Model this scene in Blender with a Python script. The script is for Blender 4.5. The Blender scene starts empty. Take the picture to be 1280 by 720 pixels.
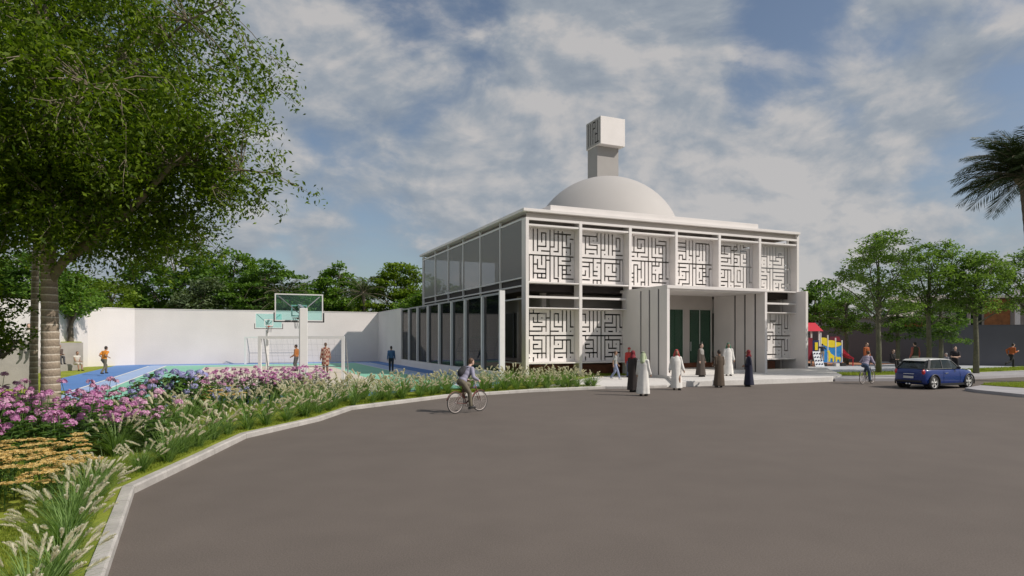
import bpy, bmesh, math, random
import numpy as np
from mathutils import Vector, Matrix, Euler

R = math.radians
SC = bpy.context.scene
COL = SC.collection
rng = np.random.default_rng(7)
random.seed(7)

# ------------------------------------------------------------------ measures read off the photograph
F, CX, HY, CAMH = 790.0, 640.0, 421.5, 2.4        # focal length (px), principal column, horizon row, eye height (m)
def gp(x, y, z=0.0):
    """ground point seen at pixel (x, y) of the 1280 px photo on the level z"""
    Z = F * (CAMH - z) / (y - HY)
    return Vector(((x - CX) / F * Z, Z, z))
def at(x, Z, z=0.0):
    return Vector(((x - CX) / F * Z, Z, z))
BO = Vector((0.784, 36.0, 0.0)); BA = math.atan2(.397, .918)
BX = Vector((math.cos(BA), math.sin(BA), 0)); BY = Vector((-math.sin(BA), math.cos(BA), 0))
def bw(t, b, z=0.0):
    """building frame (along the front, into the depth) -> world"""
    return BO + BX * t + BY * b + Vector((0, 0, z))
G = 0.10                                            # level of the ground beside the road

# ------------------------------------------------------------------ scene objects
def tagp(o, label=None, cat=None, group=None, kind=None):
    if label: o['label'] = label
    if cat: o['category'] = cat
    if group: o['group'] = group
    if kind: o['kind'] = kind
    return o
def thing(name, label, cat, loc=(0, 0, 0), rz=0.0, group=None):
    o = bpy.data.objects.new(name, None); o.empty_display_size = .2
    COL.objects.link(o); o.location = loc; o.rotation_euler = (0, 0, rz)
    o['kind'] = 'thing'; return tagp(o, label, cat, group)
def link(name, me, parent=None):
    o = bpy.data.objects.new(name, me); COL.objects.link(o)
    if parent is not None: o.parent = parent
    return o
def copy_tree(o, parent=None):
    c = o.copy(); COL.objects.link(c); c.parent = parent
    for ch in list(o.children): copy_tree(ch, c)
    return c

class MB:
    def __init__(s): s.v = []; s.f = []; s.m = []
    def add(s, vs, fs, m=0):
        n = len(s.v); s.v.extend([tuple(p) for p in vs])
        for f in fs: s.f.append([i + n for i in f]); s.m.append(m)
    def box(s, x0, x1, y0, y1, z0, z1, m=0):
        vs = [(x0,y0,z0),(x1,y0,z0),(x1,y1,z0),(x0,y1,z0),(x0,y0,z1),(x1,y0,z1),(x1,y1,z1),(x0,y1,z1)]
        s.add(vs, [(0,3,2,1),(4,5,6,7),(0,1,5,4),(1,2,6,5),(2,3,7,6),(3,0,4,7)], m)
        return s
    def bar(s, p, q, w, h, m=0, up=(0,0,1)):
        """box beam from p to q"""
        p, q = Vector(p), Vector(q); d = (q - p).normalized(); u = Vector(up)
        if abs(d.dot(u)) > .98: u = Vector((1,0,0))
        a = d.cross(u).normalized() * w/2; b = a.cross(d).normalized() * h/2
        vs = [p-a-b, p+a-b, p+a+b, p-a+b, q-a-b, q+a-b, q+a+b, q-a+b]
        s.add(vs, [(0,1,2,3),(4,7,6,5),(0,4,5,1),(1,5,6,2),(2,6,7,3),(3,7,4,0)], m); return s
    def tube(s, pts, rad, n=8, m=0, caps=True, ell=None):
        pts = [Vector(p) for p in pts]
        if not hasattr(rad, '__len__'): rad = [rad] * len(pts)
        k = len(pts); vs = []; fs = []
        a = None
        for i, p in enumerate(pts):
            d = (pts[min(i+1, k-1)] - pts[max(i-1, 0)])
            d = d.normalized() if d.length > 1e-9 else Vector((0,0,1))
            if a is None:
                u = Vector((0,0,1)) if abs(d.z) < .9 else Vector((1,0,0))
                a = d.cross(u).normalized()
            else:
                a = (a - d * a.dot(d))
                a = a.normalized() if a.length > 1e-6 else d.orthogonal().normalized()
            b = d.cross(a)
            for j in range(n):
                t = 2*math.pi*j/n
                vs.append(p + (a*math.cos(t) + b*math.sin(t)) * rad[i])
        for i in range(k-1):
            for j in range(n):
                j2 = (j+1) % n
                fs.append((i*n+j, i*n+j2, (i+1)*n+j2, (i+1)*n+j))
        if caps:
            fs.append(tuple(range(n))[::-1]); fs.append(tuple((k-1)*n+j for j in range(n)))
        s.add(vs, fs, m); return s
    def capsule(s, p, q, r0, r1, n=10, m=0):
        p, q = Vector(p), Vector(q); d = (q-p)
        L = d.length; d = d.normalized() if L > 1e-9 else Vector((0,0,1))
        pts = []; rad = []
        for t in (0.02, .3, .6, .85): pts.append(p - d*r0*math.cos(t*math.pi/2)); rad.append(r0*math.sin(t*math.pi/2))
        pts.append(p); rad.append(r0); pts.append(q); rad.append(r1)
        for t in (.85, .6, .3, 0.02): pts.append(q + d*r1*math.cos(t*math.pi/2)); rad.append(r1*math.sin(t*math.pi/2))
        return s.tube(pts, rad, n, m)
    def ball(s, c, r, nu=14, nv=9, m=0, rot=None):
        c = Vector(c)
        if not hasattr(r, '__len__'): r = (r, r, r)
        vs = []; fs = []
        M = rot if rot is not None else Matrix.Identity(3)
        for i in range(1, nv):
            ph = math.pi*i/nv
            for j in range(nu):
                t = 2*math.pi*j/nu
                vs.append(c + M @ Vector((r[0]*math.sin(ph)*math.cos(t), r[1]*math.sin(ph)*math.sin(t), r[2]*math.cos(ph))))
        top = len(vs); vs.append(c + M @ Vector((0,0,r[2]))); vs.append(c + M @ Vector((0,0,-r[2])))
        for i in range(nv-2):
            for j in range(nu):
                j2 = (j+1) % nu
                fs.append((i*nu+j, (i+1)*nu+j, (i+1)*nu+j2, i*nu+j2))
        for j in range(nu):
            j2 = (j+1) % nu
            fs.append((top, j, j2)); fs.append((top+1, (nv-2)*nu+j2, (nv-2)*nu+j))
        s.add(vs, fs, m); return s
    def prism(s, poly, z0, z1, m=0, bottom=True):
        n = len(poly)
        ar = sum(poly[i][0]*poly[(i+1)%n][1] - poly[(i+1)%n][0]*poly[i][1] for i in range(n))
        if ar < 0: poly = list(poly)[::-1]
        vs = [(p[0], p[1], z0) for p in poly] + [(p[0], p[1], z1) for p in poly]
        fs = [tuple(range(n, 2*n))] + ([tuple(range(n))[::-1]] if bottom else [])
        for i in range(n):
            j = (i+1) % n; fs.append((i, j, n+j, n+i))
        s.add(vs, fs, m); return s
    def xprism(s, poly, axis0, axis1, m=0, fn=None):
        """polygon in a plane swept from axis0 to axis1; fn(u, v, w) -> point"""
        n = len(poly)
        vs = [fn(p[0], p[1], axis0) for p in poly] + [fn(p[0], p[1], axis1) for p in poly]
        fs = [tuple(range(n))[::-1], tuple(range(n, 2*n))]
        for i in range(n):
            j = (i+1) % n; fs.append((i, j, n+j, n+i))
        s.add(vs, fs, m); return s
    def sheet(s, poly, z, m=0):
        n = len(poly)
        ar = sum(poly[i][0]*poly[(i+1)%n][1] - poly[(i+1)%n][0]*poly[i][1] for i in range(n))
        if ar < 0: poly = list(poly)[::-1]
        s.add([(p[0], p[1], z) for p in poly], [tuple(range(n))], m); return s
    def quad(s, a, b, c, d, m=0): s.add([a, b, c, d], [(0,1,2,3)], m); return s
    def ring(s, c, axis, r, tr, n=28, k=8, m=0):
        """torus"""
        c = Vector(c); axis = Vector(axis).normalized(); a = axis.orthogonal().normalized(); b = axis.cross(a)
        vs = []; fs = []
        for i in range(n):
            t = 2*math.pi*i/n; d = a*math.cos(t) + b*math.sin(t)
            for j in range(k):
                u = 2*math.pi*j/k
                vs.append(c + d*(r + tr*math.cos(u)) + axis*tr*math.sin(u))
        for i in range(n):
            for j in range(k):
                fs.append((i*k+j, ((i+1)%n)*k+j, ((i+1)%n)*k+(j+1)%k, i*k+(j+1)%k))
        s.add(vs, fs, m); return s
    def mesh(s, name, mats, smooth=False, fix=False):
        me = bpy.data.meshes.new(name); me.from_pydata(s.v, [], s.f)
        for mt in (mats if isinstance(mats, (list, tuple)) else [mats]): me.materials.append(mt)
        me.polygons.foreach_set('material_index', s.m)
        if smooth: me.polygons.foreach_set('use_smooth', [True]*len(s.f))
        if fix:
            bm = bmesh.new(); bm.from_mesh(me); bmesh.ops.recalc_face_normals(bm, faces=bm.faces); bm.to_mesh(me); bm.free()
        me.update(); return me
    def build(s, name, mats, parent=None, smooth=False, fix=False, bevel=0.0):
        o = link(name, s.mesh(name, mats, smooth, fix), parent)
        if bevel:
            b = o.modifiers.new('edge', 'BEVEL'); b.width = bevel; b.segments = 2; b.limit_method = 'ANGLE'
        return o
def np_mesh(name, verts, faces, mats, mi=None, smooth=False):
    """fast mesh from arrays (faces: one array of equal-sided polygons)"""
    me = bpy.data.meshes.new(name); nv, (nf, k) = len(verts), faces.shape
    me.vertices.add(nv); me.vertices.foreach_set('co', np.asarray(verts, dtype=np.float32).ravel())
    me.loops.add(nf*k); me.loops.foreach_set('vertex_index', faces.astype(np.int32).ravel())
    me.polygons.add(nf); me.polygons.foreach_set('loop_start', np.arange(0, nf*k, k, dtype=np.int32))
    for mt in (mats if isinstance(mats, (list, tuple)) else [mats]): me.materials.append(mt)
    if mi is not None: me.polygons.foreach_set('material_index', np.asarray(mi, dtype=np.int32))
    if smooth: me.polygons.foreach_set('use_smooth', np.ones(nf, dtype=bool))
    me.update(calc_edges=True); me.validate(); return me

# ------------------------------------------------------------------ materials
def srgb(r, g, b):
    return tuple(((c/255)/12.92 if c <= 10 else (((c/255)+.055)/1.055)**2.4) for c in (r, g, b))
def new_mat(name):
    m = bpy.data.materials.new(name); m.use_nodes = True
    nt = m.node_tree; nt.nodes.clear()
    out = nt.nodes.new('ShaderNodeOutputMaterial'); p = nt.nodes.new('ShaderNodeBsdfPrincipled')
    nt.links.new(p.outputs[0], out.inputs['Surface'])
    return m, nt, p, out
def mat(name, col, rough=.7, var=.12, scale=3.0, bump=0.0, bscale=40.0, metal=0.0, spec=.5, coat=0.0, fine=0.0, fscale=60.0):
    m, nt, p, out = new_mat(name); N, L = nt.nodes, nt.links
    p.inputs['Roughness'].default_value = rough; p.inputs['Metallic'].default_value = metal
    p.inputs['Specular IOR Level'].default_value = spec; p.inputs['Coat Weight'].default_value = coat
    tc = N.new('ShaderNodeTexCoord')
    base = tuple(col) + (1,)
    if var > 0 or fine > 0:
        n = N.new('ShaderNodeTexNoise'); n.inputs['Scale'].default_value = scale; n.inputs['Detail'].default_value = 5
        L.new(tc.outputs['Object'], n.inputs['Vector'])
        mr = N.new('ShaderNodeMapRange'); mr.inputs['From Min'].default_value = .3; mr.inputs['From Max'].default_value = .7
        mr.inputs['To Min'].default_value = 1-var; mr.inputs['To Max'].default_value = 1+var
        L.new(n.outputs['Fac'], mr.inputs['Value'])
        val = mr.outputs[0]
        if fine > 0:
            n2 = N.new('ShaderNodeTexNoise'); n2.inputs['Scale'].default_value = fscale; n2.inputs['Detail'].default_value = 3
            L.new(tc.outputs['Object'], n2.inputs['Vector'])
            mr2 = N.new('ShaderNodeMapRange'); mr2.inputs['From Min'].default_value = .3; mr2.inputs['From Max'].default_value = .7
            mr2.inputs['To Min'].default_value = 1-fine; mr2.inputs['To Max'].default_value = 1+fine
            L.new(n2.outputs['Fac'], mr2.inputs['Value'])
            mu = N.new('ShaderNodeMath'); mu.operation = 'MULTIPLY'; L.new(val, mu.inputs[0]); L.new(mr2.outputs[0], mu.inputs[1]); val = mu.outputs[0]
        vm = N.new('ShaderNodeVectorMath'); vm.operation = 'SCALE'; vm.inputs[0].default_value = col
        L.new(val, vm.inputs['Scale']); L.new(vm.outputs[0], p.inputs['Base Color'])
    else: p.inputs['Base Color'].default_value = base
    if bump > 0:
        nb = N.new('ShaderNodeTexNoise'); nb.inputs['Scale'].default_value = bscale; nb.inputs['Detail'].default_value = 4
        L.new(tc.outputs['Object'], nb.inputs['Vector'])
        b = N.new('ShaderNodeBump'); b.inputs['Strength'].default_value = bump; b.inputs['Distance'].default_value = .02
        L.new(nb.outputs['Fac'], b.inputs['Height']); L.new(b.outputs[0], p.inputs['Normal'])
    return m
def leaf_mat(name, dark, light, trans=.35, rough=.5, tint=(1.15, 1.25, .5)):
    """one tint per leaf (random per island), partly translucent"""
    m, nt, p, out = new_mat(name); N, L = nt.nodes, nt.links
    g = N.new('ShaderNodeNewGeometry'); cr = N.new('ShaderNodeValToRGB')
    cr.color_ramp.elements[0].color = tuple(dark)+(1,); cr.color_ramp.elements[1].color = tuple(light)+(1,)
    L.new(g.outputs['Random Per Island'], cr.inputs['Fac'])
    L.new(cr.outputs[0], p.inputs['Base Color']); p.inputs['Roughness'].default_value = rough
    p.inputs['Specular IOR Level'].default_value = .25
    tr = N.new('ShaderNodeBsdfTranslucent'); mx = N.new('ShaderNodeMixShader'); mx.inputs[0].default_value = trans
    vm = N.new('ShaderNodeVectorMath'); vm.operation = 'MULTIPLY'; vm.inputs[1].default_value = tint
    L.new(cr.outputs[0], vm.inputs[0]); L.new(vm.outputs[0], tr.inputs['Color'])
    L.new(p.outputs[0], mx.inputs[1]); L.new(tr.outputs[0], mx.inputs[2]); L.new(mx.outputs[0], out.inputs['Surface'])
    return m
def glass_mat(name, tint, opac=.5, rough=.03, gloss=.6):
    """tinted sheet: mirror by Fresnel over a part see-through, part dark body"""
    m, nt, p, out = new_mat(name); N, L = nt.nodes, nt.links
    p.inputs['Base Color'].default_value = tuple(tint)+(1,); p.inputs['Roughness'].default_value = rough
    p.inputs['Specular IOR Level'].default_value = .5*min(1, gloss*1.6)
    tr = N.new('ShaderNodeBsdfTransparent'); tr.inputs['Color'].default_value = tuple(min(1, c*1.0+.55) for c in tint)+(1,)
    mx = N.new('ShaderNodeMixShader'); mx.inputs[0].default_value = opac
    L.new(tr.outputs[0], mx.inputs[1]); L.new(p.outputs[0], mx.inputs[2])
    gl = N.new('ShaderNodeBsdfGlossy'); gl.inputs['Roughness'].default_value = rough
    fr = N.new('ShaderNodeFresnel'); fr.inputs['IOR'].default_value = 1.5
    mu = N.new('ShaderNodeMath'); mu.operation = 'MULTIPLY'; mu.inputs[1].default_value = gloss; L.new(fr.outputs[0], mu.inputs[0])
    mx2 = N.new('ShaderNodeMixShader'); L.new(mu.outputs[0], mx2.inputs[0]); L.new(mx.outputs[0], mx2.inputs[1]); L.new(gl.outputs[0], mx2.inputs[2])
    L.new(mx2.outputs[0], out.inputs['Surface'])
    return m

M = {}
M['white'] = mat('white_render', (.75,.715,.69), .75, .035, .8, fine=.02, fscale=30)
M['wall'] = mat('court_wall_paint', (.70,.655,.625), .85, .06, .35, .05, 20, fine=.03, fscale=12)
M['taupe'] = mat('shade_taupe', (.5,.46,.42), .8, .05, 1.0)  # taupe puts the shade on the white inner walls into their colour
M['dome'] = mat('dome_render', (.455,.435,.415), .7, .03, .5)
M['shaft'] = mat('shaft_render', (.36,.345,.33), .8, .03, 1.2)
M['mesh'] = None
M['timber'] = mat('dark_timber', (.022,.014,.011), .6, .3, 2.0)
M['plinth'] = mat('red_brown_timber', (.17,.055,.022), .5, .35, 2.5, .1, 30)
M['dark'] = mat('recess_shade', (.03,.028,.026), .8, 0)  # near-black colour standing in for shade in slits and slots
M['black'] = mat('black_plastic', (.015,.015,.016), .55, 0)
M['road'] = None
M['kerb'] = mat('concrete_kerb', (.43,.41,.385), .85, .16, 2.0, .12, 40, fine=.08, fscale=25)
M['pave'] = mat('pale_paving', (.62,.60,.57), .8, .06, 1.0, fine=.05, fscale=8)
M['verge'] = mat('grey_paving', (.36,.35,.36), .85, .08, .8, fine=.05, fscale=8)
M['concrete'] = mat('board_concrete', (.36,.335,.31), .85, .14, 1.6, .12, 12, fine=.06, fscale=20)
M['steps'] = mat('terrace_stone', (.34,.315,.29), .85, .1, 1.5, .08, 15)
M['greywall'] = mat('dark_grey_wall', (.115,.115,.135), .85, .06, .6, .05, 15)
M['farwall'] = mat('pale_grey_house', (.38,.38,.4), .85, .06, .6)
M['steel'] = mat('white_painted_steel', (.74,.73,.72), .4, .03, 4)
M['greysteel'] = mat('grey_steel', (.30,.31,.33), .4, .05, 4, metal=.3)
M['net'] = mat('net_cord', (.35,.35,.36), .8, 0)
M['red'] = mat('red_plastic', (.55,.02,.04), .35, .05, 3)
M['darkred'] = mat('dark_red_plastic', (.22,.015,.03), .4, .05, 3)
M['yellow'] = mat('yellow_plastic', (.80,.62,.03), .4, .04, 3)
M['blue'] = mat('blue_plastic', (.03,.22,.55), .4, .05, 3)
M['navy'] = mat('navy_plastic', (.02,.03,.12), .4, .05, 3)
M['palegrey'] = mat('pale_grey_board', (.42,.46,.52), .5, .05, 3)
M['terracotta'] = mat('terracotta_rubber', (.42,.20,.11), .9, .1, 2)
M['soil'] = mat('earth', (.075,.055,.035), .95, .25, 2, .2, 20)
M['wood'] = mat('orange_brown_cladding', (.30,.12,.035), .6, .3, 3)
M['tile'] = mat('roof_tile', (.36,.32,.28), .8, .15, 3)
# ------------------------------------------------------------------ camera, sun, sky
cam = bpy.data.objects.new('camera', bpy.data.cameras.new('camera')); COL.objects.link(cam)
cam.location = (0, 0, CAMH); cam.rotation_euler = (R(90), 0, 0)
cam.data.sensor_width = 36; cam.data.lens = 36*F/1280
cam.data.shift_y = (HY-360)/1280; cam.data.clip_end = 6000; cam.data.clip_start = .05
SC.camera = cam
SUN_EL, SUN_AZ = R(42), R(-20)                 # azimuth measured from +X
sd = Vector((math.cos(SUN_EL)*math.cos(SUN_AZ), math.cos(SUN_EL)*math.sin(SUN_AZ), math.sin(SUN_EL)))
sl = bpy.data.lights.new('sun', 'SUN'); sl.energy = 4.4; sl.angle = R(.55); sl.color = (1, .925, .845)
so = bpy.data.objects.new('sun', sl); COL.objects.link(so)
so.rotation_euler = sd.to_track_quat('Z', 'Y').to_euler(); so.location = sd*60
SC.view_settings.view_transform = 'Standard'; SC.view_settings.look = 'None'
SC.view_settings.exposure = -0.22; SC.view_settings.gamma = 1

W = bpy.data.worlds.new('World'); SC.world = W; W.use_nodes = True
def build_world():
    nt = W.node_tree; N, L = nt.nodes, nt.links; N.clear()
    out = N.new('ShaderNodeOutputWorld'); bg = N.new('ShaderNodeBackground'); bg.inputs['Strength'].default_value = .09
    L.new(bg.outputs[0], out.inputs[0])
    sky = N.new('ShaderNodeTexSky'); sky.sky_type = 'NISHITA'; sky.sun_disc = False
    sky.sun_elevation = SUN_EL; sky.sun_rotation = math.pi/2 - SUN_AZ
    sky.air_density = 1.0; sky.dust_density = 1.6; sky.ozone_density = 1.2
    tc = N.new('ShaderNodeTexCoord')
    def math_(op, a, b=None, c=None, clamp=False):
        n = N.new('ShaderNodeMath'); n.operation = op; n.use_clamp = clamp
        for i, v in enumerate((a, b, c)):
            if v is None: continue
            if isinstance(v, (int, float)): n.inputs[i].default_value = v
            else: L.new(v, n.inputs[i])
        return n.outputs[0]
    nrm = N.new('ShaderNodeVectorMath'); nrm.operation = 'NORMALIZE'; L.new(tc.outputs['Generated'], nrm.inputs[0])
    stv = N.new('ShaderNodeVectorMath'); stv.operation = 'MULTIPLY'; stv.inputs[1].default_value = (1, 1, 1.75); L.new(nrm.outputs[0], stv.inputs[0])
    def noise(scale, det, rough, dist=0.0, off=(0, 0, 0)):
        mp = N.new('ShaderNodeVectorMath'); mp.operation = 'ADD'; mp.inputs[1].default_value = off; L.new(stv.outputs[0], mp.inputs[0])
        n = N.new('ShaderNodeTexNoise'); n.inputs['Scale'].default_value = scale; n.inputs['Detail'].default_value = det
        n.inputs['Roughness'].default_value = rough; n.inputs['Distortion'].default_value = dist
        L.new(mp.outputs[0], n.inputs['Vector']); return n.outputs['Fac']
    LO = (.028, -.010, .034)                      # a step towards the sun: crests facing it are brighter
    A1, A2 = (3.1, 1.7, .4), (7.3, 2.2, 1.1)
    n1 = noise(3.4, 12, .56, .35, A1); n2 = noise(9.5, 9, .58, .3, A2); n3 = noise(2.2, 5, .5, .1, (1.3, 9.1, 0))
    dens = math_('ADD', math_('MULTIPLY', n1, .66), math_('MULTIPLY', n2, .34))
    # clearings and banks of cloud at their bearings: (column, row, radius in degrees, strength)
    spots = [(545, 60, 8, -.18), (640, 40, 5, -.06), (440, 250, 11, -.13), (300, 350, 6, -.04), (1000, 75, 9, -.17), (1125, 140, 8, -.13), (1250, 30, 6, -.08),
             (420, 165, 4, -.10), (500, 345, 7, -.08), (920, 130, 4, -.12), (1270, 180, 6, -.06), (700, 215, 4, -.08), (1230, 240, 6, -.05), (1060, 320, 7, -.05),
             (700, 90, 15, .12), (800, 80, 10, .12), (380, 90, 9, .10), (560, 180, 12, .11), (900, 215, 12, .12), (1060, 210, 9, .11), (1120, 60, 5, .16),
             (1180, 120, 5, .10), (235, 320, 5, .14), (415, 318, 4, .13), (330, 270, 7, .06), (1000, 260, 10, .09), (600, 250, 8, .06)]
    for (x, y, rad, st) in spots:
        d = Vector(((x-CX)/F, 1, (HY-y)/F)).normalized()
        dt = N.new('ShaderNodeVectorMath'); dt.operation = 'DOT_PRODUCT'; dt.inputs[1].default_value = d; L.new(nrm.outputs[0], dt.inputs[0])
        mr = N.new('ShaderNodeMapRange'); mr.interpolation_type = 'SMOOTHSTEP'
        mr.inputs['From Min'].default_value = math.cos(R(rad*1.15)); mr.inputs['From Max'].default_value = 1.0
        mr.inputs['To Min'].default_value = 0; mr.inputs['To Max'].default_value = st
        L.new(dt.outputs['Value'], mr.inputs['Value']); dens = math_('ADD', dens, mr.outputs[0])
    cov = N.new('ShaderNodeMapRange'); cov.interpolation_type = 'SMOOTHSTEP'
    cov.inputs['From Min'].default_value = .335; cov.inputs['From Max'].default_value = .54; cov.inputs['To Max'].default_value = .92
    L.new(dens, cov.inputs['Value'])
    # cloud body: bright crests, grey-blue bellies
    lit = N.new('ShaderNodeMapRange'); lit.inputs['From Min'].default_value = .30; lit.inputs['From Max'].default_value = .66
    n1o = noise(3.4, 12, .56, .35, tuple(i+j for i, j in zip(A1, LO))); n2o = noise(9.5, 9, .58, .3, tuple(i+j*.5 for i, j in zip(A2, LO)))
    edge = math_('ADD', math_('MULTIPLY', math_('SUBTRACT', n1, n1o), 1.3), math_('MULTIPLY', math_('SUBTRACT', n2, n2o), .4))
    L.new(math_('ADD', math_('ADD', math_('MULTIPLY', n2, .25), math_('MULTIPLY', n3, .75)), edge), lit.inputs['Value'])
    cr = N.new('ShaderNodeValToRGB'); L.new(lit.outputs[0], cr.inputs['Fac'])
    e = cr.color_ramp.elements
    e[0].position = .06; e[0].color = (3.3, 3.85, 4.6, 1); e[1].position = 1.0; e[1].color = (6.9, 6.7, 6.6, 1)
    mid = cr.color_ramp.elements.new(.5); mid.color = (4.35, 4.8, 5.35, 1)
    hs = N.new('ShaderNodeHueSaturation'); hs.inputs['Saturation'].default_value = .92; hs.inputs['Value'].default_value = 1.22
    L.new(sky.outputs[0], hs.inputs['Color'])
    mx = N.new('ShaderNodeMix'); mx.data_type = 'RGBA'
    L.new(cov.outputs[0], mx.inputs['Factor']); L.new(hs.outputs[0], mx.inputs['A']); L.new(cr.outputs[0], mx.inputs['B'])
    L.new(mx.outputs['Result'], bg.inputs['Color'])
build_world()

# ------------------------------------------------------------------ ground, road, kerbs
def road_material():
    m, nt, p, out = new_mat('asphalt'); N, L = nt.nodes, nt.links
    tc = N.new('ShaderNodeTexCoord'); p.inputs['Roughness'].default_value = .82; p.inputs['Specular IOR Level'].default_value = .35
    def nz(s, d): 
        n = N.new('ShaderNodeTexNoise'); n.inputs['Scale'].default_value = s; n.inputs['Detail'].default_value = d; L.new(tc.outputs['Object'], n.inputs['Vector']); return n.outputs['Fac']
    def rm(v, lo, hi):
        r = N.new('ShaderNodeMapRange'); r.inputs['From Min'].default_value = .3; r.inputs['From Max'].default_value = .7; r.inputs['To Min'].default_value = lo; r.inputs['To Max'].default_value = hi; L.new(v, r.inputs['Value']); return r.outputs[0]
    def mul(a, b):
        n = N.new('ShaderNodeMath'); n.operation = 'MULTIPLY'; L.new(a, n.inputs[0]); L.new(b, n.inputs[1]); return n.outputs[0]
    v = mul(mul(rm(nz(.16, 4), .93, 1.06), rm(nz(1.1, 6), .95, 1.05)), rm(nz(55, 2), .82, 1.18))
    vm = N.new('ShaderNodeVectorMath'); vm.operation = 'SCALE'; vm.inputs[0].default_value = (.134, .113, .098); L.new(v, vm.inputs['Scale']); L.new(vm.outputs[0], p.inputs['Base Color'])
    b = N.new('ShaderNodeBump'); b.inputs['Strength'].default_value = .35; b.inputs['Distance'].default_value = .008; L.new(nz(70, 3), b.inputs['Height']); L.new(b.outputs[0], p.inputs['Normal'])
    return m
M['road'] = road_material()
def lawn_material():
    m, nt, p, out = new_mat('lawn'); N, L = nt.nodes, nt.links
    tc = N.new('ShaderNodeTexCoord'); p.inputs['Roughness'].default_value = .9; p.inputs['Specular IOR Level'].default_value = .1
    def nz(s, d):
        n = N.new('ShaderNodeTexNoise'); n.inputs['Scale'].default_value = s; n.inputs['Detail'].default_value = d; L.new(tc.outputs['Object'], n.inputs['Vector']); return n.outputs['Fac']
    a = N.new('ShaderNodeMath'); a.operation = 'ADD'; L.new(nz(1.2, 4), a.inputs[0]); L.new(nz(60, 3), a.inputs[1])
    cr = N.new('ShaderNodeValToRGB'); cr.color_ramp.elements[0].position = .7; cr.color_ramp.elements[0].color = (.15, .195, .022, 1)
    cr.color_ramp.elements[1].position = 1.3; cr.color_ramp.elements[1].color = (.34, .375, .06, 1)
    mp = N.new('ShaderNodeMath'); mp.operation = 'MULTIPLY'; mp.inputs[1].default_value = .77; L.new(a.outputs[0], mp.inputs[0])
    L.new(mp.outputs[0], cr.inputs['Fac']); L.new(cr.outputs[0], p.inputs['Base Color'])
    cr.color_ramp.elements[0].position = .54; cr.color_ramp.elements[1].position = 1.0
    b = N.new('ShaderNodeBump'); b.inputs['Strength'].default_value = .6; b.inputs['Distance'].default_value = .02; L.new(nz(90, 3), b.inputs['Height']); L.new(b.outputs[0], p.inputs['Normal'])
    return m
M['lawn'] = lawn_material()
def struct(name, mb, mats, smooth=False): return tagp(mb.build(name, mats, None, smooth), kind='structure')

struct('ground', MB().sheet([(-1500, -800), (1500, -800), (1500, 2500), (-1500, 2500)], -.06), mat('far_ground', (.10, .10, .06), .95, .3, .02))
struct('road', MB().sheet([(-20, -40), (90, -40), (90, 60), (-20, 60)], 0), M['road'])

K = [Vector((1.9, -5.2)), gp(133, 725).xy, gp(168, 617).xy, gp(243.7, 580).xy, gp(308, 548).xy, gp(400, 526.5).xy, gp(440, 512.5).xy, gp(560, 497).xy, gp(660, 490.5).xy, gp(757, 486).xy]
K_RIGHT = [K[-1], gp(800, 486).xy, gp(834, 484.5).xy]
def inward(line, d):
    """the line moved d to its left side (away from the road)"""
    res = []
    for i, p in enumerate(line):
        t1 = (line[i]-line[i-1]).normalized() if i > 0 else (line[1]-line[0]).normalized()
        t2 = (line[i+1]-line[i]).normalized() if i < len(line)-1 else t1
        n1 = Vector((-t1.y, t1.x)); n2 = Vector((-t2.y, t2.x)); n = (n1+n2).normalized()
        res.append(p + n*d/max(.5, n.dot(n1)))
    return res
def kerb_line(mb, line, w, z, step=1.0):
    """separate kerb stones along a line"""
    inn = inward(line, w)
    for i in range(len(line)-1):
        a, b, c, d = line[i], line[i+1], inn[i+1], inn[i]
        n = max(1, round((b-a).length/step))
        for k in range(n):
            g = .008*n/max((b-a).length, .1)*1.0
            u0, u1 = k/n + g/2/n, (k+1)/n - g/2/n
            A, B_, C_, D = a.lerp(b, u0), a.lerp(b, u1), d.lerp(c, u1), d.lerp(c, u0)
            ch = .025; e = w and (D-A).normalized()*ch
            zt = z + random.uniform(-.003, .003)
            vs = [(A.x,A.y,-.03),(B_.x,B_.y,-.03),(C_.x,C_.y,-.03),(D.x,D.y,-.03),
                  (A.x,A.y,zt-ch),(B_.x,B_.y,zt-ch),(C_.x,C_.y,zt),(D.x,D.y,zt),(A.x+e.x,A.y+e.y,zt),(B_.x+e.x,B_.y+e.y,zt)]
            mb.add(vs, [(0,1,5,4),(4,5,9,8),(8,9,6,7),(1,2,6,9,5),(2,3,7,6),(3,0,4,8,7)])
kb = MB(); kerb_line(kb, K + K_RIGHT[1:], .16, .125)
struct('kerb', kb, M['kerb'])
# lawn behind the kerb, all the way round the beds, the court and the building
KI = inward(K + K_RIGHT[1:], .16)
struct('lawn', MB().prism([(p.x, p.y) for p in KI] + [(10, 33.0), (18.6, 36.0), (26, 50), (40, 75), (40, 95), (-75, 95), (-75, -5.5)], -.05, G), M['lawn'])

# raised paving before the entrance and beside the road
PF = [gp(843, 484.2).xy, gp(860, 483.4).xy, gp(900, 482).xy, gp(1000, 478.6).xy, gp(1040, 477).xy, gp(1052, 474).xy]
pvb = MB()
A0 = bw(-.6, -.9); 
pvb.prism([(p.x, p.y) for p in KI[-4:]] + [bw(6.0, -7.0).xy, bw(9, -5).xy, bw(9, -.7).xy, bw(4.2, -.75).xy, bw(3.2, -1.6).xy], -.04, G+.012)
struct('pavement', pvb, M['pave'])
plz = MB(); plz.prism([tuple(p) for p in PF] + [bw(22.6, -1.0).xy, bw(22.3, .9).xy, bw(21.2, .9).xy, bw(21.2, -.78).xy, bw(17.5, -.78).xy, bw(6.76, -.62).xy, bw(6.76, -4.06).xy], -.03, .27)
o = struct('plaza', plz, M['pave']); b = o.modifiers.new('e', 'BEVEL'); b.width = .03; b.segments = 2
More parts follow.
